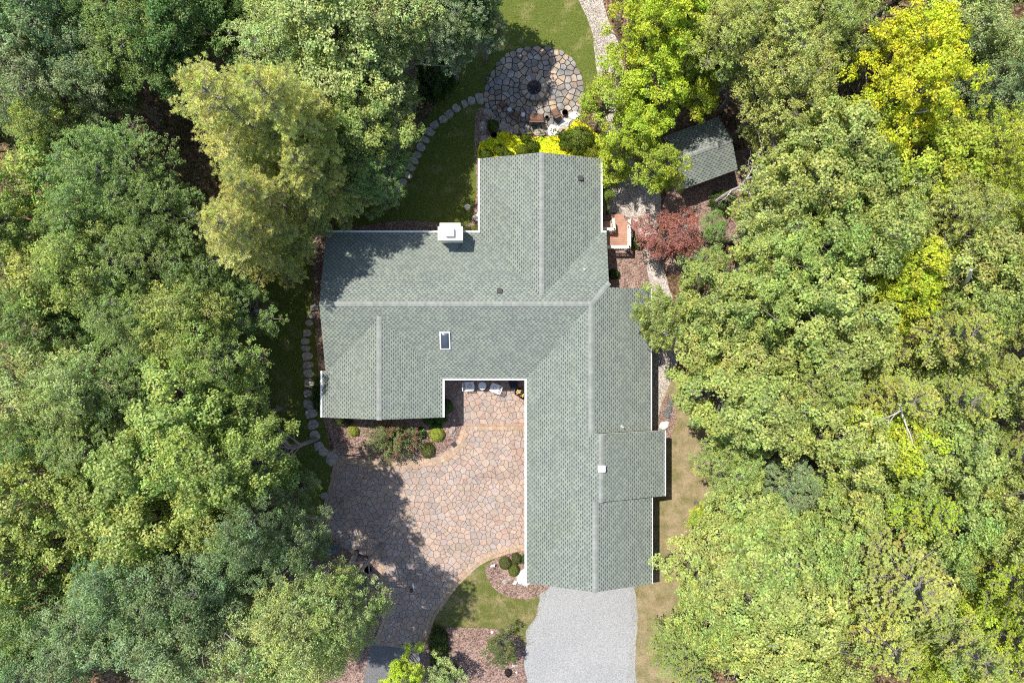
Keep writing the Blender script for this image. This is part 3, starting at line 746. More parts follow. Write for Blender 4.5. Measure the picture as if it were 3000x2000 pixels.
for i, (a, b, c, d, e) in enumerate(up): step(a, b, c, d, e, 'flat stone in the curved lawn path, %s counted from the fire pit patio' % ORD[i], i * 5 + 1, 'stepping stones of the upper curved path')
lo = [(921,901,13,10,0),(912,924,14,9,0),(906,946,13,9,10),(900,975,13,12,0),(895,1000,14,10,0),(897,1020,15,9,0),(900,1043,16,13,5),(902,1069,17,11,5),(904,1094,17,12,0),(906,1122,16,13,0),(903,1152,15,11,5),(906,1184,19,14,-15),(912,1211,19,14,10),(917,1243,17,15,0),(923,1275,17,14,5),(934,1305,15,13,15),(948,1323,15,14,-20),(973,1342,18,22,-25)]
for i, (a, b, c, d, e) in enumerate(lo): step(a, b, c, d, e, 'flat stone in the path left of the house, %s counted from the top' % ORD[i], i * 7 + 2, 'stepping stones of the path left of the house')

# ------------------------------------------------------------ fire pit and patio furniture
X, Y, _ = W(1565, 257, .35)
fp = empty('fire_pit', (X, Y, .07), 'round stone fire pit with ash and charred wood in the middle of the patio', 'fire pit')
nb = 13
for i in range(nb):
    a0 = 2 * math.pi * i / nb + random.uniform(-.05, .05); a1 = 2 * math.pi * (i + 1) / nb - .05; r0, r1 = .52, .9 + random.uniform(-.04, .04)
    q = [(r0 * math.cos(a0), r0 * math.sin(a0)), (r1 * math.cos(a0), r1 * math.sin(a0)), (r1 * 1.02 * math.cos((a0 + a1) / 2), r1 * 1.02 * math.sin((a0 + a1) / 2)), (r1 * math.cos(a1), r1 * math.sin(a1)), (r0 * math.cos(a1), r0 * math.sin(a1))]
    m = MB(); t = random.choice(ft); k = random.uniform(.85, 1.2); m.prism(q, -.05, .36 + random.uniform(-.02, .02), (t[0] * k, t[1] * k, t[2] * k), bev=.03)
    m.build('ring_stone', M_['flag'], fp)
m = MB(); m.disc(0, 0, -.04, .1, .54, sides=28); m.build('ash_bed', M_['ash'], fp)
m = MB()
for a, l in ((20, .38), (95, .34), (150, .4), (60, .3), (200, .3)):
    dx, dy = math.cos(R(a)) * l, math.sin(R(a)) * l; ox, oy = random.uniform(-.1, .1), random.uniform(-.1, .1)
    m.tube([(ox - dx, oy - dy, .14), (ox + dx, oy + dy, .2)], [.05, .04], 7)
m.build('charred_log', M_['char'], fp)

def patio_seat(px, py, wd, dp, ang, label, name='patio_chair', cat='chair'):
    X, Y, _ = W(px, py, .45); e = empty(name, (X, Y, .09), label, cat, 'brown seats on the fire pit patio', R(ang))
    h = .42
    m = MB(); n = 6
    m.box(-wd / 2, -dp / 2, h - .04, wd / 2, dp / 2, h)
    m.build('seat_frame', M_['black'], e)
    m = MB(); k = 2 if wd > .8 else 1
    for i in range(k):
        a = -wd / 2 + .05 + i * (wd - .1) / k; b = a + (wd - .1) / k - .015
        m.prism([(a, -dp / 2 + .05), (b, -dp / 2 + .05), (b, dp / 2), (a, dp / 2)], h + .003, h + .1, bev=.03)
    m.build('seat', M_['brown'], e)
    m = MB(); m.add([(-wd / 2 + .03, -dp / 2 + .04, h + .05), (wd / 2 - .03, -dp / 2 + .04, h + .05), (wd / 2 - .03, -dp / 2 - .16, h + .5), (-wd / 2 + .03, -dp / 2 - .16, h + .5),
      (-wd / 2 + .03, -dp / 2 - .03, h + .05), (wd / 2 - .03, -dp / 2 - .03, h + .05), (wd / 2 - .03, -dp / 2 - .22, h + .5), (-wd / 2 + .03, -dp / 2 - .22, h + .5)],
      [(0, 1, 2, 3), (7, 6, 5, 4), (3, 2, 6, 7), (0, 3, 7, 4), (1, 5, 6, 2), (0, 4, 5, 1)])
    m.build('backrest', M_['brown'], e)
    for s in (-1, 1):
        m = MB(); x = s * wd / 2
        m.tube([(x, dp / 2, h + .2), (x, -dp / 2 - .05, h + .24), (x, -dp / 2 - .2, h + .5)], [.018] * 3, 6)
        m.build('armrest', M_['black'], e)
        for yy in (-dp / 2, dp / 2 - .02):
            m = MB(); m.tube([(x, yy, 0), (x, yy, h + .2)], [.018, .018], 6); m.build('leg', M_['black'], e)
    return e
patio_seat(1472, 308, .48, .5, -40, 'dark brown patio chair on the left of the fire pit, set diagonally')
patio_seat(1513, 337, .48, .48, -25, 'small dark brown patio chair between the two round side tables')
patio_seat(1571, 346, 1.05, .5, 0, 'wide brown cushioned bench facing the fire pit', 'patio_bench', 'bench')
patio_seat(1627, 332, .55, .55, 25, 'light brown patio chair right of the bench beside the black pot')
for px, py, lb in ((1493, 322, 'small round stone side table beside the leftmost brown chair'), (1532, 337, 'small round side table left of the brown bench')):
    X, Y, _ = W(px, py, .4); e = empty('side_table', (X, Y, .08), lb, 'side table')
    m = MB(); m.disc(0, 0, .36, .4, .17, sides=20); m.ring(0, 0, .4, .16, .012); m.build('table_top', M_['steel'], e)
    m = MB(); m.disc(0, 0, 0, .358, .12, .07, 12); m.build('base', M_['steel'], e)
def pot(px, py, r, h, mat, label, plant=None, z=.05, cat='pot', name='pot'):
    X, Y, _ = W(px, py, h); e = empty(name, (X, Y, z), label, cat)
    m = MB(); 
    prof = [(0, .62), (.25, .8), (.6, .98), (.9, 1.0), (1.0, 1.05), (1.0, .88), (.85, .84)]
    m.tube([(0, 0, a * h) for a, b in prof], [b * r for a, b in prof], 20, cap=False); m.disc(0, 0, 0, .01, r * .62, sides=20); m.build('vessel', M_[mat], e, True)
    m = MB(); m.disc(0, 0, h * .5, h * .86, r * .84, sides=18); m.build('fill', M_[plant or 'soil'], e)
    return e
pot(1447, 395, .22, .3, 'terracotta', 'round glazed brown pot in the mulch below the patio boulders', 'terracotta')
pot(1655, 330, .2, .34, 'black', 'round black pot right of the light brown patio chair', 'steel', .08)
pot(1602, 345, .14, .22, 'steel', 'small grey pot between the bench and the light brown chair', None, .08)
X, Y, _ = W(1427, 233, .5); e = empty('gazing_ball', (X, Y, .05), 'dark green glass gazing ball on a stand at the left edge of the patio', 'garden ornament')
import bmesh
def ball(name, r, z, mat, parent, sq=1):
    bm = bmesh.new(); bmesh.ops.create_uvsphere(bm, u_segments=20, v_segments=12, radius=r)
    for v in bm.verts: v.co.z = v.co.z * sq + z
    me = bpy.data.meshes.new(name); bm.to_mesh(me); bm.free(); me.materials.append(mat); me.polygons.foreach_set('use_smooth', [True] * len(me.polygons))
    o = bpy.data.objects.new(name, me); col.objects.link(o); o.parent = parent; return o
ball('ball', .15, .52, M_['greenglass'], e); m = MB(); m.disc(0, 0, 0, .36, .11, .05, 14); m.ring(0, 0, .46, .16, .014); m.build('stand', M_['steel'], e)
X, Y, _ = W(1432, 151, 1.6); e = empty('bird_feeder', (X, Y, .0), 'white round bird feeder on a pole on the shaded lawn above the patio', 'bird feeder')
m = MB(); m.tube([(.25, .35, 0), (.25, .35, 1.9), (.12, .18, 2.05), (0, 0, 1.9)], [.015] * 4, 6); m.build('pole', M_['black'], e)
m = MB(); m.disc(0, 0, 1.45, 1.5, .13, sides=16); m.disc(0, 0, 1.5, 1.78, .05, sides=12); m.ring(0, 0, 1.8, .09, .03, 18); m.build('feeder_body', M_['white'], e)

# courtyard furniture
def white_chair(px, py, ang, label):
    X, Y, _ = W(px, py, .45); e = empty('garden_chair', (X, Y, .035), label, 'chair', 'white garden chairs in the courtyard', R(ang)); h = .42
    m = MB(); m.prism([(-.3, -.28), (.3, -.3), (.34, 0), (.3, .3), (-.3, .28)], h, h + .05, bev=.015); m.build('seat', M_['white'], e)
    m = MB(); m.ring(0, 0, h + .055, .15, .012, 18); m.ring(0, 0, h + .055, .09, .01, 14)
    for k in range(8): a = k * math.pi / 4; m.tube([(.09 * math.cos(a), .09 * math.sin(a), h + .056), (.15 * math.cos(a), .15 * math.sin(a), h + .056)], [.009, .009], 5)
    m.build('medallion', M_['steel'], e)
    b = MB(); x0, x1 = -.3, -.46
    b.tube([(x0, -.28, h), (x1, -.28, h + .45)], [.025] * 2, 6); b.tube([(x0, .28, h), (x1, .28, h + .45)], [.025] * 2, 6); b.tube([(x1, -.28, h + .45), (x1 - .03, 0, h + .5), (x1, .28, h + .45)], [.03] * 3, 6)
    for k in range(7): t = -.22 + k * .073; b.tube([(x0, t, h), (x1, t, h + .46)], [.022] * 2, 5)
    b.build('backrest', M_['white'], e)
    for sx in (-.27, .27):
        for sy in (-.25, .25): q = MB(); q.tube([(sx * 1.05, sy * 1.05, 0), (sx, sy, h)], [.02, .024], 6); q.build('leg', M_['white'], e)
    for sy in (-.3, .3): q = MB(); q.tube([(-.36, sy, h + .24), (.24, sy, h + .24), (.27, sy * .9, h)], [.022] * 3, 6); q.build('armrest', M_['white'], e)
white_chair(1376, 1131, 3, 'white garden chair left of the round white table, back to the left')
white_chair(1450, 1136, 160, 'white garden chair right of the round white table, turned away')
X, Y, _ = W(1413, 1130, .65); e = empty('garden_table', (X, Y, .035), 'round white garden table between the two white chairs', 'table')
m = MB(); m.disc(0, 0, .62, .65, .27, sides=32); m.ring(0, 0, .645, .265, .015, 32); m.build('table_top', M_['white'], e)
m = MB(); m.disc(0, 0, .04, .619, .05, .035, 12); m.disc(0, 0, 0, .04, .2, .12, 20); m.build('pedestal', M_['white'], e)
X, Y, _ = W(1504, 1124, .5); e = empty('lounge_chair', (X, Y, .035), 'dark navy sling chair in the shaded corner of the courtyard', 'chair', None, R(15))
m = MB(); m.box(-.26, -.28, .4, .26, .2, .43); m.build('seat', M_['navy'], e)
m = MB(); m.add([(-.26, .2, .43), (.26, .2, .43), (.26, .38, .85), (-.26, .38, .85), (-.26, .23, .42), (.26, .23, .42), (.26, .41, .84), (-.26, .41, .84)], [(0, 1, 2, 3), (7, 6, 5, 4), (3, 2, 6, 7), (0, 3, 7, 4), (1, 5, 6, 2), (0, 4, 5, 1)]); m.build('backrest', M_['navy'], e)
for s in (-1, 1):
    m = MB(); m.tube([(s * .3, -.4, 0), (s * .29, -.2, .6), (s * .29, .3, .62), (s * .3, .35, 0)], [.02] * 4, 6); m.build('side_frame', M_['black'], e)
p1 = pot(1518, 1147, .29, .42, 'steel', 'wide grey rimmed tub holding round yellow gourds in the courtyard corner', 'soil', .035, 'tub', 'tub')
p2 = pot(1531, 1158, .24, .28, 'terracotta', 'brown bowl of orange gourds against the wall below the grey tub', 'soil', .035, 'bowl', 'bowl')
M_['gourd'] = mat_plain('gourd skin', (0.5, 0.34, 0.12), .4, .3, 9)
for par, r, h, n in ((p1, .17, .4, 9), (p2, .13, .27, 5)):
    for i in range(n):
        a = i * 2.4; rr = r * math.sqrt((i + .3) / n); b = ball('gourd', .055 + .02 * random.random(), 0, M_['gourd'], None, .8)
        b.location = (par.location.x + rr * math.cos(a), par.location.y + rr * math.sin(a), h + .035)
        tag(b, 'round yellow orange gourd lying in the grey tub' if par is p1 else 'round orange gourd lying in the brown bowl by the wall', 'gourd', 'gourds in the grey tub' if par is p1 else 'gourds in the brown bowl')
# drain cover, bed light, ornaments
X, Y, _ = W(1331, 1301); m = MB(); m.box(-.17, -.17, .0, .17, .17, .075)
for k in range(6): m.box(-.15, -.145 + k * .05, .0751, .15, -.125 + k * .05, .085)
o = m.build('drain_cover', M_['black']); o.location = (X, Y, 0); o.rotation_euler.z = R(35); tag(o, 'square black drain grate in the mulch beside the curved brick edging', 'drain')
X, Y, _ = W(1443, 1656, .4); e = empty('garden_sign', (X, Y, .05), 'small white tilted plate on a stake in the garage corner bed', 'sign')
m = MB(); m.add([(-.16, -.1, .38), (.14, -.06, .36), (.18, .12, .44), (-.1, .1, .46), (-.16, -.1, .36), (.14, -.06, .34), (.18, .12, .42), (-.1, .1, .44)], [(0, 1, 2, 3), (7, 6, 5, 4), (0, 4, 5, 1), (1, 5, 6, 2), (2, 6, 7, 3), (3, 7, 4, 0)]); m.build('plate', M_['white'], e)
m = MB(); m.tube([(0, 0, 0), (0, 0, .39)], [.015, .015], 6); m.build('stake', M_['black'], e)
X, Y, _ = W(951, 1452, .3); e = empty('stone_planter', (X, Y, .02), 'round reddish clay planter on the lawn edge left of the courtyard', 'planter')
m = MB(); m.tube([(0, 0, 0), (0, 0, .3)], [.2, .27], 24); m.build('bowl', M_['terracotta'], e)
m = MB(); m.ring(0, 0, .31, .245, .025, 28); m.disc(0, 0, .3, .315, .22, sides=24); m.build('rim', M_['rock'], e)
pot(1078, 1668, .27, .4, 'navy', 'dark navy oval pot in the shaded mulch left of the courtyard entry', 'soil')
X, Y, _ = W(1205, 1722, .2); e = empty('garden_ornament', (X, Y, .035), 'small ornament with two pale arms and a round brown face on the shaded pavers', 'garden ornament')
m = MB(); m.tube([(-.2, -.12, .03), (-.02, .12, .1), (.06, .2, .12)], [.03, .04, .03], 8); m.build('arm', M_['wood'], e)
m = MB(); m.tube([(.2, -.25, .03), (.13, 0, .1), (.1, .32, .06)], [.03, .05, .04], 8); m.build('arm', M_['pipe'], e)
m = MB(); m.disc(0, -.2, 0, .16, .14, .12, 16); m.ring(0, -.2, .16, .1, .02, 16); m.build('face', M_['terracotta'], e)

# ------------------------------------------------------------ foliage builders
def leaf_mesh(name, C, Nn, L, Wd, colr, mat, axis=None, droop=0.25):
    """C centres (n,3), Nn leaf normals, L length, Wd width, colr (n,3)"""
    n = len(C)
    r = rng.normal(size=(n, 3)) if axis is None else axis
    t = r - Nn * np.sum(r * Nn, axis=1, keepdims=True); t /= np.linalg.norm(t, axis=1, keepdims=True) + 1e-9
    b = np.cross(Nn, t)
    L = np.broadcast_to(L, (n,))[:, None]; Wd = np.broadcast_to(Wd, (n,))[:, None]
    v = np.empty((n, 4, 3), np.float32)
    v[:, 0] = C - t * L * .5 - Nn * L * droop * .4
    v[:, 1] = C + b * Wd * .5 + Nn * L * .04
    v[:, 2] = C + t * L * .5 - Nn * L * droop
    v[:, 3] = C - b * Wd * .5 + Nn * L * .04
    me = bpy.data.meshes.new(name)
    me.vertices.add(4 * n); me.vertices.foreach_set('co', v.ravel())
    me.loops.add(4 * n); me.loops.foreach_set('vertex_index', np.arange(4 * n, dtype=np.int32))
    me.polygons.add(n); me.polygons.foreach_set('loop_start', np.arange(0, 4 * n, 4, dtype=np.int32))
    me.update(calc_edges=True)
    a = me.attributes.new('Col', 'FLOAT_COLOR', 'POINT')
    cc = np.ones((n, 4, 4), np.float32); cc[:, :, :3] = colr[:, None, :]
    a.data.foreach_set('color', cc.ravel())
    me.materials.append(mat); me.update()
    return me
def unit(a): return a / (np.linalg.norm(a, axis=-1, keepdims=True) + 1e-9)

def bend(a, b, sag=.0, n=5, wig=.15):
    a = np.array(a, float); b = np.array(b, float); L = np.linalg.norm(b - a); out = []
    w = rng.normal(size=3) * wig * L * .3
    for i in range(n):
        t = i / (n - 1); p = a + (b - a) * t + w * math.sin(math.pi * t); p[2] += sag * L * math.sin(math.pi * t); out.append(p)
    return out

def broadleaf(seed, H=12.0, Rr=3.0, nclump=60, leaf=.13, aspect=.65, clump=.62, per=14, ros=24, flat=.55, spread=1.0, hue=.12):
    """trunk mesh + crown mesh. Crown = limbs -> clumps -> rosettes of leaves."""
    global rng
    rng = np.random.default_rng(seed)
    tm = MB(); lean = rng.normal(size=2) * .3
    top = np.array([lean[0], lean[1], H * .8])
    tr = bend((0, 0, -.2), top, 0, 8, .1)
    tm.tube(tr, [.26 * (1 - .09 * i) * H / 12 for i in range(8)], 8)
    C = []; Nn = []; colr = []; Ln = []
    lob = rng.normal(size=(5, 2))
    k = 0; gold = math.pi * (3 - math.sqrt(5)); placed = []
    for i in range(nclump):
        f = (i + .5) / nclump
        el = math.asin(1 - f * 1.15 if f < .87 else 0) ; az = i * gold + rng.uniform(-.5, .5)
        lobe = 1 + .22 * math.sin(2 * az + lob[0, 0]) + .16 * math.sin(3 * az + lob[1, 0]) + .1 * math.sin(5 * az + lob[2, 0])
        rr = rng.uniform(.72, 1.06) if rng.random() < .8 else rng.uniform(.4, .7)
        x = math.cos(el) * math.cos(az) * Rr * rr * lobe; y = math.cos(el) * math.sin(az) * Rr * rr * lobe
        z = H * .62 + math.sin(el) * H * .34 * (rr * .7 + .3) + rng.uniform(-.5, .5)
        cr = clump * rng.uniform(.6, 1.35)
        c0 = np.array([x + lean[0], y + lean[1], z]); placed.append((c0, cr))
        hz = max(H * .3, z - rng.uniform(.15, .35) * H); tt = min(1, hz / (H * .8)); st = np.array(tr[min(7, int(tt * 7))], float)
        br = bend(st, c0 - np.array([0, 0, cr * .3]), .06, 5, .2)
        L = np.linalg.norm(c0 - st); r0 = .02 + .014 * L
        tm.tube(br, [r0, r0 * .8, r0 * .55, r0 * .38, r0 * .2], 5, cap=False)
        tint = np.array([1, 1, 1]) * rng.uniform(.85, 1.12) * np.array([1 + rng.normal() * hue * .5, 1, 1 + rng.normal() * .08])
        nr = int(per * (cr / clump) ** 2) + 3
        for j in range(nr):
            u = rng.normal(size=3); u[2] = abs(u[2]) * .8 - .25; u = u / np.linalg.norm(u)
            q = rng.uniform(.55, 1.08)
            rc = c0 + u * np.array([cr * spread, cr * spread, cr * flat]) * q
            if rng.random() < .3: tm.tube([c0 - np.array([0, 0, .1]), (c0 + rc) / 2 - np.array([0, 0, .04]), rc], [.014, .01, .006], 3, cap=False)
            nl = int(ros * .84 * rng.uniform(.7, 1.2)); rs = leaf * 1.9 * rng.uniform(.8, 1.3)
            d = rng.normal(size=(nl, 3)); d[:, 2] = np.abs(d[:, 2]) * .6 - .1; d = unit(d)
            pos = rc + d * rs * rng.uniform(.3, 1.0, (nl, 1))
            nn = unit(d * .55 + u * .35 + np.array([-.12, .12, .75]) + rng.normal(size=(nl, 3)) * .38)
            C.append(pos); Nn.append(nn); Ln.append(leaf * rng.uniform(.65, 1.25, nl))
            tt_ = tint * rng.uniform(.8, 1.18)
            cl = np.ones((nl, 3)) * tt_ * rng.uniform(.6, 1.35, (nl, 1)); cl[:, 0] *= 1 + rng.normal(size=nl) * hue; colr.append(cl)
    C = np.concatenate(C); Nn = np.concatenate(Nn); Ln = np.concatenate(Ln); colr = np.clip(np.concatenate(colr), .2, 2)
    cm = leaf_mesh('crown', C, Nn, Ln, Ln * aspect, colr, M_['leaf'])
    return tm.mesh('trunk', M_['bark']), cm

def conifer(seed, H=18.0, Rr=4.0, z0=.25, whorls=17, limbs=6, needle=.2, tuftn=22, flat=False, tiltup=.15, nw=.028, dense=1.0):
    global rng
    rng = np.random.default_rng(seed)
    tm = MB(); tr = bend((0, 0, -.2), (rng.normal() * .3, rng.normal() * .3, H), 0, 12, .02)
    tm.tube(tr, [.3 * (1 - i / 11.6) + .015 for i in range(12)], 8)
    C = []; Nn = []; Ax = []; colr = []
    for w in range(whorls):
        f = w / (whorls - 1); z = H * (z0 + (1 - z0) * f * .98); rad = Rr * (1 - f) ** .6 * (1 if f > .12 else .8) + .35
        for l in range(limbs):
            az = 2 * math.pi * (l + rng.uniform(-.35, .35)) / limbs + w * 1.1
            L = rad * rng.uniform(.6, 1.12); d = np.array([math.cos(az), math.sin(az), tiltup + f * .5]); sd = np.array([-math.sin(az), math.cos(az), 0])
            base = np.array(tr[min(11, int(z / H * 11))], float); base[2] = z
            end = base + d * L; end[2] -= L * L * .012
            path = bend(base, end, .05, 6, .08); tm.tube(path, [.055 * (1 - i / 6.2) * (.5 + L / Rr * .6) for i in range(6)], 5, cap=False)
            nt_ = max(3, int(L * 4.2 * dense)); P = np.array(path)
            tint = np.array([1 + rng.normal() * .07, 1, 1 + rng.normal() * .07]) * rng.uniform(.82, 1.14)
            for j in range(nt_):
                t = .22 + .8 * (j + rng.random()) / nt_; t = min(t, .999); ii = t * 5; i0 = int(ii); p = P[i0] + (P[min(5, i0 + 1)] - P[i0]) * (ii - i0)
                for s in (-1, 1):
                    tl = (1.15 - t) * L * .36 * rng.uniform(.6, 1.2) + .18
                    tip = p + (sd * s * .8 + d * .65) * tl + np.array([0, 0, rng.uniform(-.05, .14)])
                    tm.tube([p, tip], [.012, .005], 3, cap=False)
                    ns = max(2, int(tl / .17))
                    for q in range(ns):
                        c = p + (tip - p) * (q + 1) / ns + rng.normal(size=3) * .04
                        n = tuftn; td = unit(tip - p)
                        a = unit(rng.normal(size=(n, 3)) * (1 if not flat else np.array([1, 1, .25])) + td * .9 + np.array([0, 0, .35 if not flat else .05]))
                        C.append(c + a * needle * .5); Ax.append(a)
                        nrm = rng.normal(size=(n, 3)) * .5 + np.array([0, 0, 1.0]); Nn.append(unit(nrm - a * np.sum(nrm * a, axis=1, keepdims=True)))
                        colr.append(np.ones((n, 3)) * tint * rng.uniform(.8, 1.2, (n, 1)) * rng.uniform(.85, 1.1))
    C = np.concatenate(C); Nn = np.concatenate(Nn); Ax = np.concatenate(Ax); colr = np.concatenate(colr)
    cm = leaf_mesh('crown', C, Nn, needle * rng.uniform(.8, 1.2, len(C)), nw, colr, M_['needle'], axis=Ax, droop=0)
    return tm.mesh('trunk', M_['bark']), cm

KIND = {}
def kinds():
    KIND['maple'] = [broadleaf(11, 12, 3.1, 74, .15, .8, .62, 13, 20), broadleaf(12, 13, 3.3, 84, .15, .8, .6, 12, 20), broadleaf(13, 11, 2.9, 64, .16, .8, .66, 14, 20)]
    KIND['oak'] = [broadleaf(21, 13, 3.4, 84, .145, .5, .74, 14, 22, .5), broadleaf(22, 12, 3.2, 78, .14, .5, .7, 14, 22, .5), broadleaf(23, 13, 3.2, 70, .15, .48, .76, 15, 22, .5)]
    KIND['fine'] = [broadleaf(31, 12, 3.2, 92, .095, .7, .55, 18, 24, .6, 1.1, .1), broadleaf(32, 13, 3.3, 96, .09, .7, .55, 18, 24, .6, 1.1, .1)]
    KIND['tulip'] = [broadleaf(41, 13, 3.2, 88, .17, .85, .5, 11, 18, .6, 1.1, .1), broadleaf(42, 12, 3.2, 84, .16, .85, .52, 11, 18, .6, 1.1, .1)]
    KIND['pine'] = [conifer(51, 19, 4.3), conifer(52, 16, 3.6, whorls=14)]
    KIND['hemlock'] = [conifer(61, 13, 4.2, .18, 13, 8, .12, 16, True, .1, .05, 1.2), conifer(62, 11, 3.4, .18, 11, 8, .12, 16, True, .1, .05, 1.2)]
    KIND['young'] = [broadleaf(71, 6, 1.6, 40, .1, .6, .36, 12, 18), broadleaf(72, 6, 1.7, 34, .11, .7, .4, 12, 16)]
kinds()
BH = {'maple': 12, 'oak': 12.6, 'fine': 12.5, 'tulip': 12.5, 'pine': 18, 'hemlock': 12, 'young': 6}
BR = {'maple': 3.3, 'oak': 3.5, 'fine': 3.4, 'tulip': 3.4, 'pine': 4.2, 'hemlock': 4.2, 'young': 1.75}
NM = {'maple': 'maple_tree', 'oak': 'oak_tree', 'fine': 'broadleaf_tree', 'tulip': 'tulip_tree', 'pine': 'pine_tree', 'hemlock': 'hemlock_tree', 'young': 'small_tree'}
PAL = {'dark': (0.151, 0.254, 0.074), 'blue': (0.25, 0.35, 0.16), 'grey': (0.32, 0.39, 0.19), 'green': (0.26, 0.36, 0.11), 'mid': (0.36, 0.44, 0.12), 'light': (0.44, 0.53, 0.2),
       'lime': (0.490, 0.596, 0.057), 'yellow': (0.58, 0.62, 0.04), 'olive': (0.46, 0.50, 0.14), 'pale': (0.40, 0.46, 0.13), 'gold': (0.42, 0.50, 0.06), 'pine': (0.6, 0.64, 0.22), 'hem': (0.45, 0.5, 0.12), 'red': (0.36, 0.14, 0.11)}
used = {}
def tree(px, py, rpx, kind, c, label, H=None, cat='tree', group=None, base=None):
    """px,py: where the crown centre shows; H: tree height in metres"""
    i = used.get(kind, 0); used[kind] = i + 1
    tmesh, cmesh = KIND[kind][i % len(KIND[kind])]
    H = H or BH[kind] * random.uniform(.92, 1.1); hc = H * (.78 if kind not in ('pine', 'hemlock') else .6)
    X, Y, _ = W(px, py, hc)
    e = bpy.data.objects.new(NM[kind], None); col.objects.link(e); e.empty_display_size = .3
    e.location = (X, Y, 0); e.rotation_euler = (0, 0, random.uniform(0, 6.28))
    rm = rpx * S(hc); e.scale = (rm / BR[kind], rm / BR[kind] * random.uniform(.92, 1.08), H / BH[kind])
    tag(e, label, cat, group)
    k = random.uniform(.92, 1.08); cc = PAL[c] if isinstance(c, str) else c
    for nm, me in (('trunk', tmesh), ('crown', cmesh)):
        o = bpy.data.objects.new(nm, me); col.objects.link(o); o.parent = e
        if nm == 'crown': o.color = (cc[0] * k * random.uniform(.94, 1.06), cc[1] * k, cc[2] * k, 1)
    return e

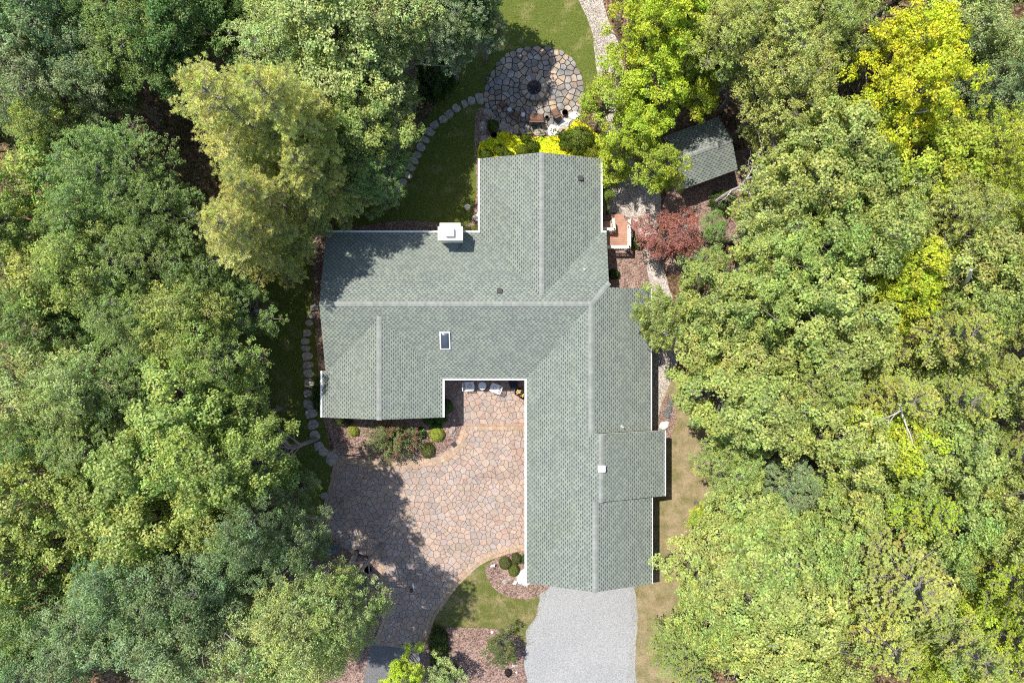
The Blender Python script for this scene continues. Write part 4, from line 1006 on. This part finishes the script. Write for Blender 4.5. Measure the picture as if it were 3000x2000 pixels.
Q = 3000 / 2352
TREES = [
 # x, y, r (in a 2352 wide view), kind, colour, height, label
 (60,50,115,'oak','blue',13,'dark bluish green tree filling the extreme upper left corner'),
 (190,20,90,'fine','dark',12,'dark fine leaved tree on the top edge just right of the corner tree'),
 (290,60,105,'oak','green',13,'mid green rounded tree on the top edge, left of the darkest gap'),
 (440,40,105,'maple','dark',13,'deep green maple crown on the top edge above the big pine'),
 (400,130,80,'maple','dark',11,'shaded maple crown between the top edge maple and the yellow green pine'),
 (545,40,70,'oak','dark',10,'low shaded tree on the top edge beside the pale green tree'),
 (60,200,110,'oak','grey',13,'greyish green tree on the left edge with a pale sunlit shoulder'),
 (180,170,95,'oak','blue',12,'bluish shaded tree between the corner tree and the dark gap'),
 (250,190,70,'young','dark',8,'low dark tree under the gap in the upper left canopy'),
 (110,290,80,'oak','mid',12,'pale tipped tree beside the thin dead branches on the upper left'),
 (50,370,105,'maple','mid',13,'yellow green large leaved maple on the left edge, uppermost of its colour'),
 (30,500,85,'maple','mid',12,'second yellow green maple on the left edge below the first'),
 (250,400,120,'fine','green',14,'broad fine leaved tree left of the yellow green pine'),
 (180,510,110,'fine','green',13,'fine leaved tree with a mottled surface below the broad fine leaved one'),
 (340,480,100,'fine','green',13,'fine leaved tree tucked against the lower left of the big pine'),
 (640,90,120,'fine','light',14,'pale green tree at the top, left of the lawn trees'),
 (760,60,125,'tulip','light',14,'pale green airy tree on the top edge above the round dark shrub'),
 (880,40,115,'oak','light',13,'pale green tree on the top edge, left neighbour of the grey green lawn tree'),
 (1020,55,95,'fine','grey',11,'grey green tree overhanging the shaded lawn at the top'),
 (1105,35,65,'fine','grey',9,'small grey green tree at the very edge of the upper lawn'),
 (800,170,110,'tulip','light',13,'pale green tree right of the pine top, above the shrub bed'),
 (900,190,70,'oak','light',10,'pale green tree leaning over the round dark green shrub'),
 (830,290,95,'maple','mid',11,'bright mid green maple left of the upper stepping stone path'),
 (890,280,60,'fine','grey',9,'soft grey green tree at the bend of the upper lawn'),
 (850,385,80,'fine','green',9,'dark small leaved tree shading the upper stepping stones'),
 (880,440,45,'young','green',6,'low bushy tree against the lower end of the curved stone path'),
 (740,420,90,'pine','pine',13,'feathery grey green pine between the tall pine and the curved path'),
 (560,270,170,'pine','pine',20,'tallest yellow green pine with a bare grey trunk showing'),
 (690,300,120,'pine','pine',17,'yellow green pine crown joined to the right of the tallest pine'),
 (560,540,125,'pine','pine',16,'pale feathery pine with drooping branches left of the house corner'),
 (640,470,95,'pine','pine',14,'twiggy pine with grey dead branches above the house corner'),
 (70,600,110,'maple','mid',13,'sunlit tree on the left edge at mid height, above the dark hollow'),
 (200,620,105,'oak','mid',13,'yellow tinged oak crown inside the left woodland above the hollow'),
 (330,600,105,'fine','green',12,'dark mottled tree left of the drooping pine'),
 (430,640,90,'fine','green',11,'dark tree directly under the left tip of the drooping pine'),
 (60,730,100,'oak','green',11,'shaded tree on the left edge beside the dark hollow'),
 (190,740,85,'oak','dark',9,'lowest darkest tree in the middle of the left woodland'),
 (300,740,110,'fine','green',12,'small leaved dark tree right of the dark hollow'),
 (410,740,100,'oak','mid',12,'tree with feathery pale tips left of the shaded side lawn'),
 (520,700,85,'fine','green',9,'low dark green tree along the shaded side lawn'),
 (480,820,95,'oak','mid',12,'rounded tree with pale tips bordering the side lawn'),
 (60,870,115,'oak','light',13,'pale sunlit oak on the left edge below mid height'),
 (180,900,100,'oak','light',13,'pale sunlit oak next to the left edge oak'),
 (320,880,105,'fine','green',11,'shaded small leaved tree in the middle of the left woodland'),
 (420,960,115,'tulip','mid',13,'yellow green tree lit on its upper side, left of the small dead branch'),
 (530,970,85,'tulip','mid',11,'twiggy yellow green tree beside the small dead branch at the lawn'),
 (60,1010,100,'fine','green',12,'green tree on the left edge just over halfway down'),
 (200,1020,105,'fine','green',11,'shaded mottled tree left of the yellow green group'),
 (320,1070,110,'tulip','mid',13,'broad yellow green tree in the lower left, topmost of the sunlit group'),
 (460,1090,110,'tulip','mid',17,'yellow green tree whose shadow reaches the top of the courtyard'),
 (580,1080,95,'tulip','mid',15,'yellow green tree leaning over the lower side lawn'),
 (640,1150,75,'fine','green',9,'dark green tree at the edge of the lawn by the clay planter'),
 (70,1150,110,'maple','mid',13,'sunlit yellow green maple on the left edge in the lower half'),
 (200,1180,105,'tulip','mid',13,'yellow green tree between the left edge maple and the sunlit group'),
 (330,1210,110,'tulip','mid',13,'sunlit tree in the lower left with a short bare branch'),
 (460,1210,90,'tulip','mid',13,'tree with a small black gap on its right side in the lower left'),
 (580,1220,85,'oak','blue',16,'bluish green oak close to the left of the mulch area'),
 (660,1270,80,'oak','blue',15,'bluish oak crown reaching out over the lichen covered boulder'),
 (60,1290,105,'maple','mid',12,'maple on the left edge about four fifths down'),
 (180,1310,100,'maple','green',11,'shaded maple among lower left trees beside the bluish oaks'),
 (300,1340,115,'oak','blue',14,'large bluish green oak in the lower left'),
 (430,1350,120,'oak','blue',14,'large bluish oak left of the dark gap near the bottom'),
 (530,1310,100,'oak','blue',13,'bluish oak crown above the dark gap near the bottom'),
 (70,1420,110,'oak','green',12,'green oak on the left edge near the bottom corner'),
 (190,1450,110,'oak','blue',13,'pale bluish oak close to the bottom left corner'),
 (320,1470,115,'oak','blue',14,'bluish oak on the bottom edge, second from the corner'),
 (450,1480,115,'oak','blue',13,'bluish oak on the bottom edge below the dark gap'),
 (60,1540,100,'oak','blue',12,'pale oak filling the bottom left corner'),
 (580,1500,115,'oak','light',14,'pale green oak on the bottom edge with bleached dead branches'),
 (690,1440,110,'oak','light',16,'pale green oak with a visible leaning grey trunk'),
 (785,1400,85,'oak','light',15,'pale oak crown reaching the brick edging of the courtyard entry'),
 (700,1540,85,'oak','light',12,'pale oak on the bottom edge left of the asphalt'),
 (760,1470,80,'oak','light',12,'pale oak crown between the trunk and the asphalt drive'),
 (820,1350,35,'young','dark',3.5,'low dark bush under the pale oak beside the navy pot'),
 (925,1552,48,'maple','lime',6,'small bright yellow green tree on the bottom edge over the asphalt'),
 (1010,1548,42,'young','light',4,'pale green leafy bush right of the bright tree on the bottom edge'),
 # right of the path
 (1485,60,70,'maple','lime',12,'bright lime tree at the top beside the gravel path'),
 (1540,50,100,'maple','lime',13,'lime green tree on the top edge right of the gravel path'),
 (1400,215,78,'young','gold',9,'golden green tree reaching over the right edge of the fire pit patio'),
 (1490,170,88,'maple','lime',10,'lime green maple right of the fire pit patio'),
 (1600,165,72,'tulip','lime',7,'lime green tree with small dead twigs above the shed'),
 (1455,300,62,'maple','lime',8,'lime green tree covering the path between patio and shed'),
 (1500,262,58,'maple','lime',7,'lime green tree just above the left corner of the shed roof'),
 (1500,375,62,'young','gold',8,'golden green tree between the house and the shed'),
 (1540,405,34,'young','gold',6,'golden tree overlapping the lower left corner of the shed roof'),
 (1425,370,55,'young','lime',4,'low lime bushy tree at the upper right corner of the house'),
 (1665,60,100,'fine','olive',13,'olive green tree on the top edge, first right of the lime trees'),
 (1790,50,120,'fine','olive',14,'wide olive tree on the top edge with grey twigs'),
 (1735,165,82,'fine','olive',9,'olive tree above the shed'),
 (1830,180,125,'fine','olive',14,'large olive tree left of the bright yellow tree'),
 (1800,290,75,'fine','olive',8,'olive brown tinged tree right of the shed'),
 (1930,60,90,'fine','pale',13,'pale olive tree on the top edge left of the yellow tree'),
 (2090,110,105,'maple','yellow',14,'bright yellow tree near the upper right, its upper half'),
 (2090,210,110,'maple','yellow',14,'bright yellow tree near the upper right, its lower and fuller crown'),
 (2170,160,80,'maple','gold',12,'golden yellow crown on the right flank of the bright yellow trees'),
 (2010,290,85,'tulip','gold',12,'yellow green crown below left of the bright yellow trees'),
 (2210,40,100,'oak','light',13,'pale green tree on the top edge right of the yellow tree'),
 (2310,90,95,'oak','light',13,'bluish pale tree in the upper right corner'),
 (2290,210,90,'oak','blue',12,'bluish green shaded tree on the right edge near the top'),
 (2180,270,60,'young','green',8,'low dark tree in the gap below the yellow trees'),
 (1900,320,110,'tulip','pale',13,'pale green tree below the large olive tree'),
 (1810,385,50,'young','olive',6,'low olive tree right of the shed gable'),
 (2150,370,110,'tulip','gold',13,'yellow green tree below the gap under the yellow trees'),
 (2270,350,95,'fine','gold',13,'yellow tinged tree on the right edge, upper third'),
 (1830,430,105,'tulip','pale',13,'pale green tree up and right of the bleached dead tree'),
 (1960,430,115,'tulip','pale',13,'pale yellow green tree in the middle of the upper right woodland'),
 (2080,470,105,'fine','olive',12,'olive green tree under the pale yellow green one'),
 (2210,480,110,'fine','pale',13,'pale tree on the right side at one third height'),
 (2320,470,80,'oak','gold',12,'golden green tree cut by the right edge at one third height'),
 (1790,500,95,'fine','light',12,'soft green tree directly right of the bleached dead tree'),
 (1890,550,110,'maple','mid',13,'mid green maple right of the dark red tree'),
 (1780,590,95,'maple','mid',12,'green maple with a deep shadow at its lower left near the red tree'),
 (2000,560,100,'tulip','pale',13,'pale yellow green tree left of the lime green maple'),
 (2110,580,95,'maple','lime',13,'vivid lime maple in the middle of the right woodland'),
 (2070,660,80,'maple','lime',11,'vivid lime tree left of the fallen grey trunk'),
 (2230,600,110,'tulip','pale',13,'pale green tree right of the vivid lime maple'),
 (2320,640,90,'tulip','pale',13,'pale green tree cut by the right edge near the fallen trunk'),
 (1530,735,62,'tulip','pale',10,'pink tipped green tree overhanging the right eave of the house'),
 (1610,720,90,'tulip','pale',12,'pale green tree right of the gravel path beside the overhanging one'),
 (1700,690,95,'maple','mid',12,'green maple left of the bluish gap below the red tree'),
 (1640,820,95,'tulip','pale',12,'pale green tree whose crown throws a shadow on the gravel by the house'),
 (1760,770,85,'oak','green',10,'darker bluish tree in a hollow of the right woodland'),
 (1870,690,110,'tulip','pale',13,'pale green tree left of the narrow black gap'),
 (1960,770,105,'tulip','pale',13,'pale green tree below the narrow black gap'),
 (2240,740,100,'oak','mid',12,'green tree below the fallen grey trunk'),
 (2120,770,110,'hemlock','hem',12,'feathery hemlock left of the green tree below the fallen trunk'),
 (2330,770,80,'hemlock','hem',12,'feathery hemlock cut by the right edge at mid height'),
 (1670,940,115,'tulip','pale',13,'very pale leafy tree right of the dry lawn'),
 (1790,950,115,'tulip','pale',13,'very pale green tree left of the long forked dead branches'),
 (1880,860,100,'fine','pale',12,'pale mottled tree above the long forked dead branches'),
 (2010,900,105,'hemlock','hem',11,'feathery green hemlock right of the long forked dead branches'),
 (2150,900,120,'hemlock','hem',13,'large feathery hemlock in the middle of the right woodland'),
 (2290,890,105,'hemlock','hem',12,'feathery hemlock near the right edge below mid height'),
 (1950,1010,100,'tulip','pale',12,'pale twiggy tree below the long forked dead branches'),
 (2070,1020,100,'tulip','lime',12,'lime tinged tree right of the pale twiggy one'),
 (2190,1040,105,'tulip','mid',12,'green tree in the lower right woodland among hemlocks'),
 (2310,1040,95,'hemlock','hem',12,'hemlock cut by the right edge just past mid height'),
 (1670,1060,90,'fine','mid',10,'low green tree at the edge of the dry lawn beside the projecting roof'),
 (1810,1135,85,'fine','blue',8,'round grey green tree left of the bare brown opening'),
 (1700,1180,95,'tulip','mid',10,'green tree left of the round grey green one'),
 (1610,1190,62,'young','gold',6,'low yellow green tree reaching over the dry lawn'),
 (1960,1150,95,'maple','mid',11,'green maple right of the bare brown opening'),
 (2070,1150,95,'hemlock','gold',10,'bright feathery hemlock in the lower right woodland'),
 (2190,1180,100,'maple','mid',12,'green maple near the right edge in the lower right'),
 (2310,1200,90,'tulip','mid',12,'yellow green tree on the right edge in the lower right'),
 (1640,1290,100,'tulip','pale',11,'pale green tree beside the lower dry lawn'),
 (1760,1270,110,'tulip','mid',12,'green tree below the round grey green one'),
 (1870,1260,85,'maple','mid',11,'green tree at the left tip of the wide twiggy hemlock'),
 (2030,1300,175,'hemlock','olive',12,'very wide twiggy hemlock with radiating brown branches'),
 (2180,1300,90,'maple','green',11,'green maple right of the very wide twiggy hemlock'),
 (2290,1320,115,'hemlock','gold',13,'golden green hemlock on the right edge in the lower right'),
 (1600,1400,85,'maple','mid',10,'green tree along the lower dry lawn above the bottom evergreen'),
 (1720,1400,110,'tulip','pale',12,'pale tree in the lower right with a thin fallen branch'),
 (1840,1400,105,'tulip','pale',12,'pale pink tinged tree left of the lowest hemlock'),
 (1990,1460,130,'hemlock','hem',12,'broad hemlock on the bottom edge below the very wide one'),
 (2130,1440,110,'hemlock','olive',12,'olive hemlock near the bottom right'),
 (2180,1480,75,'maple','lime',10,'vivid lime tree near the bottom right corner'),
 (2300,1460,110,'hemlock','gold',13,'golden hemlock in the bottom right corner'),
 (1550,1510,80,'hemlock','mid',8,'dense dark green evergreen on the bottom edge by the driveway lawn'),
 (1660,1510,95,'maple','mid',11,'green tree on the bottom edge right of the dense evergreen'),
 (1790,1510,110,'tulip','pale',12,'pale green tree on the bottom edge in the lower right'),
 (1900,1540,80,'tulip','mid',11,'green tree on the bottom edge left of the broad hemlock'),
 (2230,1560,90,'fine','gold',12,'golden tree on the bottom edge near the right corner'),
 (1635,610,48,'young','green',5,'small green tree hugging the right side of the dark red tree'),
 (1640,520,35,'young','green',3.5,'low green bush under the bleached dead tree'),
 (1745,440,40,'young','gold',4,'low golden bush right of the shed'),
]
for (x, y, r, kd, c, H, lb) in TREES:
    if 1590 < x < 1730 and y > 640: x += 30
    if 1500 < x < 1590 and y > 1000: x += 22
    tree(x * Q, y * Q, r * Q * 1.0, kd, c, lb, H)
# woodland just outside the frame that shades what is inside it
for i in range(34):
    if i < 12: px, py = -170 + i * 145, -150
    elif i < 20: px, py = -190, 60 + (i - 12) * 270
    elif i < 28: px, py = 1950 + (i - 20) * 170, -160
    else: px, py = 3190, 100 + (i - 28) * 370
    k = ['oak', 'fine', 'tulip', 'maple'][i % 4]
    X = 'woodland tree beyond the picture edge'
    tree(px + random.uniform(-30, 30), py + random.uniform(-30, 30), 160, k, 'green' if i < 20 else 'pale', X, 12.5, group='woodland trees outside the view')

# dark red small tree
e = tree(1965, 690, 92, 'young', 'red', 'dark red leaved small tree beside the gravel path', 4.6, base=1)

# crape myrtle: many arching stems, leaf sprays and red pink flower heads
def myrtle():
    global rng
    rng = np.random.default_rng(5)
    X, Y, _ = W(1150, 1290, 1.6); e = empty('crape_myrtle', (X, Y, .04), 'crape myrtle with red pink flowers and arching stems by the courtyard', 'flowering shrub')
    tm = MB(); C = []; Nn = []; K = []; F = []; FN = []
    for i in range(150):
        a = rng.uniform(0, 2 * math.pi); el = rng.uniform(.15, 1.3); L = rng.uniform(1.5, 2.5)
        hx = math.cos(a) * math.cos(el) * L * (1.0 if math.cos(a) > 0 else 1.05); hy = math.sin(a) * math.cos(el) * L * .85
        if hy > 1.1: hy *= .6
        tip = np.array([hx, hy, .45 + math.sin(el) * L * 1.05]); pth = bend((hx * .08, hy * .08, 0), tip, .12, 6, .1)
        tm.tube(pth, [.02, .016, .012, .009, .006, .003], 4, cap=False); P = np.array(pth)
        for j in range(46):
            t = rng.uniform(.35, 1.0) ** .8 * 4.99; i0 = int(t); c = P[i0] + (P[i0 + 1] - P[i0]) * (t - i0) + rng.normal(size=3) * .07
            C.append(c); Nn.append(unit(rng.normal(size=3) * .6 + np.array([0, 0, 1]))); g = rng.uniform(.7, 1.25)
            K.append(np.array([.2, .27, .09]) * g if rng.random() < .82 else np.array([.24, .12, .075]) * g)
        if (math.cos(a) > -.45 and rng.random() < .26 and el > .35):
            for j in range(34):
                F.append(P[-1] + rng.normal(size=3) * np.array([.09, .09, .1])); FN.append(unit(rng.normal(size=3) + np.array([0, 0, .8])))
    C = np.array(C); K = np.array(K)
    o = tm.build('stem', M_['bark'], e)
    o = bpy.data.objects.new('foliage', leaf_mesh('foliage', C, np.array(Nn), .095, .055, K, M_['leaf'])); col.objects.link(o); o.parent = e
    n = len(F); fc = np.ones((n, 3)) * np.array([.55, .1, .14]) * rng.uniform(.7, 1.3, (n, 1))
    o = bpy.data.objects.new('flower_head', leaf_mesh('flower_head', np.array(F), np.array(FN), .05, .045, fc, M_['leaf'])); col.objects.link(o); o.parent = e
myrtle()

# shrubs
def ballmesh(seed, n=5200, leaf=.06, lump=.14, hole=0.0):
    r = np.random.default_rng(seed)
    d = r.normal(size=(n, 3)); d[:, 2] = np.abs(d[:, 2]) - .25; d = unit(d)
    lum = np.array([1 + lump * (mnoise.noise(Vector(p) * 3 + Vector((seed, 0, 0))) + .5 * mnoise.noise(Vector(p) * 8)) for p in d])
    C = d * (lum * r.uniform(.86, 1.02, n))[:, None]; nn = unit(d + r.normal(size=(n, 3)) * .5)
    k = np.ones((n, 3)) * r.uniform(.65, 1.3, (n, 1)); k[:, 0] *= r.uniform(.85, 1.15, n)
    return leaf_mesh('foliage', C, nn, leaf * r.uniform(.8, 1.3, n), leaf * .6, k, M_['leaf'])
SB = [ballmesh(3, 5200, .085, .16), ballmesh(4, 5200, .085, .2), ballmesh(6, 7000, .09, .45)]
STM = MB(); 
for a in range(7): STM.tube([(0, 0, -.1), (.25 * math.cos(a), .25 * math.sin(a), .3), (.6 * math.cos(a * .9), .6 * math.sin(a * .9), .7)], [.06, .04, .02], 5)
STMm = STM.mesh('stem', M_['bark'])
def shrub(px, py, rx, ry, h, c, label, i=0, name='shrub', group=None):
    X, Y, _ = W(px, py, h * .6); e = empty(name, (X, Y, .03), label, 'shrub', group); k = S(h * .6)
    e.scale = (rx * k, ry * k, h); e.rotation_euler.z = 0
    o = bpy.data.objects.new('foliage', SB[i]); col.objects.link(o); o.parent = e; o.color = (*(PAL[c] if isinstance(c, str) else c), 1)
    o = bpy.data.objects.new('stem', STMm); col.objects.link(o); o.parent = e
G = 'clipped round shrubs around the courtyard'
YG = (.48, .56, .08); DG = (.1, .24, .04)
shrub(1279,1273,23,22,.75,YG,'clipped yellow green ball shrub beside the standing rock',0,'boxwood_shrub',G)
shrub(1252,1320,21,24,.75,(.19,.23,.05),'clipped green ball shrub between the crape myrtle and the courtyard',1,'boxwood_shrub',G)
shrub(1278,1248,16,10,.5,DG,'small dark green shrub just above the yellow green ball',1,'boxwood_shrub',G)
shrub(1034,1264,16,16,.6,YG,'small yellow green ball shrub left of the crape myrtle',1,'boxwood_shrub',G)
shrub(1235,1270,13,18,.6,DG,'green shrub pressed against the right side of the crape myrtle',0,'boxwood_shrub',G)
shrub(1308,1192,17,22,.8,DG,'dark shrub under the right eave of the lower left wing',0,'boxwood_shrub',G)
shrub(1290,1228,19,14,.8,DG,'dark green shrub at the lower right corner of the lower left wing',1,'boxwood_shrub',G)
shrub(1256,1232,20,13,.8,DG,'dark green shrub below the gable of the lower left wing',0,'boxwood_shrub',G)
shrub(1003,1236,25,14,.6,(.12,.15,.05),'thin spreading shrub at the lower left corner of the house',2,'shrub')
shrub(1480,1652,19,19,.7,(.16,.2,.05),'round shrub leftmost of the three in the garage corner bed',0,'boxwood_shrub',G)
shrub(1513,1638,15,17,.65,(.15,.18,.05),'round shrub uppermost of the three in the garage corner bed',1,'boxwood_shrub',G)
shrub(1506,1672,17,19,.65,(.2,.26,.04),'round bright shrub lowest of the three in the garage corner bed',0,'boxwood_shrub',G)
shrub(1536,1640,9,14,.6,DG,'dark shrub half hidden under the garage gutter',1,'boxwood_shrub',G)
shrub(1872,707,17,22,.9,DG,'dense green ball shrub right of the porch railing',0,'boxwood_shrub',G)
shrub(1853,712,5,20,.7,(.14,.2,.05),'narrow green shrub squeezed along the porch railing',1,'shrub')
shrub(1800,802,18,15,.7,(.06,.14,.03),'dark green shrub below the porch in the shade of the wall',1,'shrub')
shrub(1272,202,50,70,2.6,(.075,.15,.035),'large round dark green shrub in the mulch at the upper lawn',2,'large_shrub')
shrub(1225,255,34,34,1.8,(.09,.16,.04),'lower lobe of dark shrubbery next to the large round shrub',2,'shrub')
shrub(932,1160,17,50,1.5,(.07,.14,.04),'tall green hedge shrub between the stone path and the house wall',2,'hedge_shrub')
shrub(1355,672,24,12,.5,(.13,.2,.05),'low leafy plant behind the chimney',2,'shrub')
shrub(1393,670,13,14,.6,(.3,.34,.06),'yellow leaved shrub in the inner corner behind the chimney',1,'shrub')
shrub(1282,1900,26,58,1.3,(.09,.15,.03),'tall upright dark green shrub in the lower mulch bed',2,'shrub')
shrub(1295,1978,40,30,1.3,(.15,.2,.08),'grey green shrub at the bottom edge of the lower mulch bed',2,'shrub')
shrub(1489,1971,10,12,.35,(.06,.05,.055),'small dark brown clump in the bed beside the driveway',2,'shrub')
shrub(1700,405,42,40,1.5,(.2,.27,.05),'feathery green bush between the patio and the upper right house corner',2,'shrub')
shrub(1745,455,36,34,1.3,(.26,.3,.04),'yellow green bush beside the upper right house corner',2,'shrub')
shrub(1445,368,16,20,.6,(.12,.2,.03),'small leafy plant among the boulders at the patio corner',2,'shrub')
shrub(2125,590,40,34,1.3,(.12,.19,.05),'green bush at the foot of the bleached dead tree',2,'shrub')
tree(1462, 1908, 52, 'young', (.17,.2,.06), 'young sparse tree in the mulch bed beside the driveway', 2.9)
tree(1765, 560, 45, 'young', (.2,.27,.04), 'lime green bush against the right wall of the upper wing', 2.6)

# groundcover between patio and house
def scatter(name, poly, n, z0, z1, leaf, colr, mat, lab=None, kind='stuff', clump=.0, up=.7, skip=None, wmul=.5):
    r = np.random.default_rng(len(name) * 7 + n); xs = [p[0] for p in poly]; ys = [p[1] for p in poly]
    C = []; K = []; base = np.array(colr)
    while len(C) < n:
        x = r.uniform(min(xs), max(xs)); y = r.uniform(min(ys), max(ys))
        if not inside(x, y, poly): continue
        q = mnoise.noise(Vector((x * .9, y * .9, 3))) + .6 * mnoise.noise(Vector((x * 3, y * 3, 9)))
        if q < clump - 1 or (skip and skip(x, y)): continue
        C.append((x, y, z0 + (z1 - z0) * max(0, min(1, .5 + q * .6)) * r.uniform(.5, 1))); K.append(base * r.uniform(.65, 1.3) * np.array([1 + q * .3, 1, 1]))
    n = len(C); nn = unit(r.normal(size=(n, 3)) * .7 + np.array([0, 0, up]))
    global rng; rng = r
    o = bpy.data.objects.new(name, leaf_mesh(name, np.array(C), nn, leaf * r.uniform(.7, 1.4, n), leaf * wmul, np.clip(np.array(K), 0, 1.5), mat)); col.objects.link(o)
    return tag(o, kind=kind)
GC = [W(*p)[:2] for p in [(1398,460),(1405,420),(1432,408),(1450,398),(1475,385),(1500,398),(1520,402),(1600,404),(1640,400),(1665,375),(1690,350),(1720,370),(1790,440),(1790,520),(1765,520),(1765,480),(1590,460),(1405,480)]]
scatter('groundcover', GC, 15000, .08, .42, .11, (.85, .88, .03), M_['leaf'], up=1.3)
for i, (px, py, r) in enumerate([(1425,452,20),(1465,440,22),(1487,455,20),(1530,440,22),(1560,428,20),(1540,405,16),(1660,425,22),(1690,438,22),(1655,400,18)]):
    shrub(px, py, r * 1.0, r * .9, .75, (.2, .27, .03) if i % 2 else (.13, .2, .03), ['darker perennial at the left end of the yellow green bed','reddish stemmed perennial second in the yellow green bed','feathery perennial third from the left in the yellow green bed','green perennial below the purple grey boulder','perennial in front of the tan boulder in the yellow green bed','low plant touching the flat boulders','dark perennial right of centre near the roof ridge','feathery perennial nearest the upper right house corner','perennial below the pale whitish boulder'][i], 2, 'perennial_plant', 'perennials in the yellow green bed')

# grass blades and fallen leaves (nobody could count them)
hs = lambda x, y: (-12.6 < x < 9.3 and -2.4 < y < 7.2)
scatter('grass', LAWN, 40000, .02, .08, .1, (.2, .24, .05), M_['leaf'], up=.5, skip=hs, wmul=.25)
scatter('grass', DRY, 14000, .02, .07, .09, (.3, .27, .1), M_['leaf'], up=.5, wmul=.25)
scatter('grass', MID, 9000, .02, .07, .09, (.22, .24, .07), M_['leaf'], up=.5, wmul=.25)
# undergrowth over the woodland floor
def floor_(x, y):
    if any(inside(x, y, z) for z in (LAWN, DRY, MID, DRV, PTH, PAV, PATIO)): return True
    if -13.8 < x < 12.4 and -24 < y < 14: return True
    if 9 < x < 16.5 and 8 < y < 16.5: return True
    return False
BIG = [(-42, -30), (42, -30), (42, 30), (-42, 30)]
scatter('undergrowth', BIG, 60000, .05, 1.3, .2, (.1, .15, .04), M_['leaf'], clump=1.05, skip=floor_, wmul=.6)

# bleached dead tree and bare branches
def branchy(m, p, d, L, r, depth, rr):
    n = 5; pts = [Vector(p)]; dd = Vector(d).normalized()
    for i in range(n):
        dd = (dd + Vector((rr.uniform(-1, 1), rr.uniform(-1, 1), rr.uniform(-.6, .6))) * .16).normalized(); pts.append(pts[-1] + dd * L / n)
    m.tube(pts, [r * (1 - .14 * i) for i in range(n + 1)], 6 if depth > 1 else 4)
    if depth > 0:
        for i in range(2, n + 1):
            for _ in range(1 if depth < 3 else 2):
                a = Vector((rr.uniform(-1, 1), rr.uniform(-1, 1), rr.uniform(-.3, .7))); nd = (dd * .7 + a * .95).normalized()
                branchy(m, pts[i], nd, L * rr.uniform(.4, .65), r * (1 - .14 * i) * .6, depth - 1, rr)
def deadtree(px, py, label, H, tip, seed, r=.11, forks=6):
    rr = random.Random(seed); X, Y, _ = W(px, py); e = empty('dead_tree', (X, Y, 0), label, 'dead tree')
    T = Vector(W(*tip)) - Vector((X, Y, 0)); pts = [Vector((0, 0, -.1))]
    for i in range(1, 8): t = i / 7; pts.append(Vector((T.x * t + rr.uniform(-.1, .1), T.y * t + rr.uniform(-.1, .1), T.z * (t ** .7))))
    m = MB(); m.tube(pts, [r * (1.25 - .14 * i) for i in range(8)], 7); m.build('trunk', M_['deadwood'], e)
    for i in range(forks):
        k = 2 + i % 6; a = rr.uniform(0, 6.28); m = MB()
        branchy(m, pts[min(7, k)], (math.cos(a), math.sin(a), .5), rr.uniform(1.1, 2.0), r * .42, 2, rr); m.build('limb', M_['deadwood'], e)
deadtree(2086, 598, 'bleached leafless dead tree leaning beside the shed', 8, (2262, 482, 7.5), 3, .1, 12)
deadtree(2560, 1230, 'long bleached forked dead branches rising through the pale canopy', 12, (2640, 1190, 12.9), 8, .12, 5)
deadtree(2700, 900, 'grey bare leaning trunk lying over the canopy near the right edge', 12, (2850, 790, 13.0), 12, .2, 4)
deadtree(720, 1150, 'small bare dead branch sticking out over the side lawn', 6, (775, 1125, 7), 21, .05, 4)
deadtree(2360, 1810, 'thin fallen pale branch across the canopy at the lower right', 10, (2250, 1890, 11.5), 31, .07, 3)
deadtree(760, 1900, 'twisted bleached branches in the pale oak near the bottom edge', 11, (700, 1880, 12.5), 41, .08, 5)
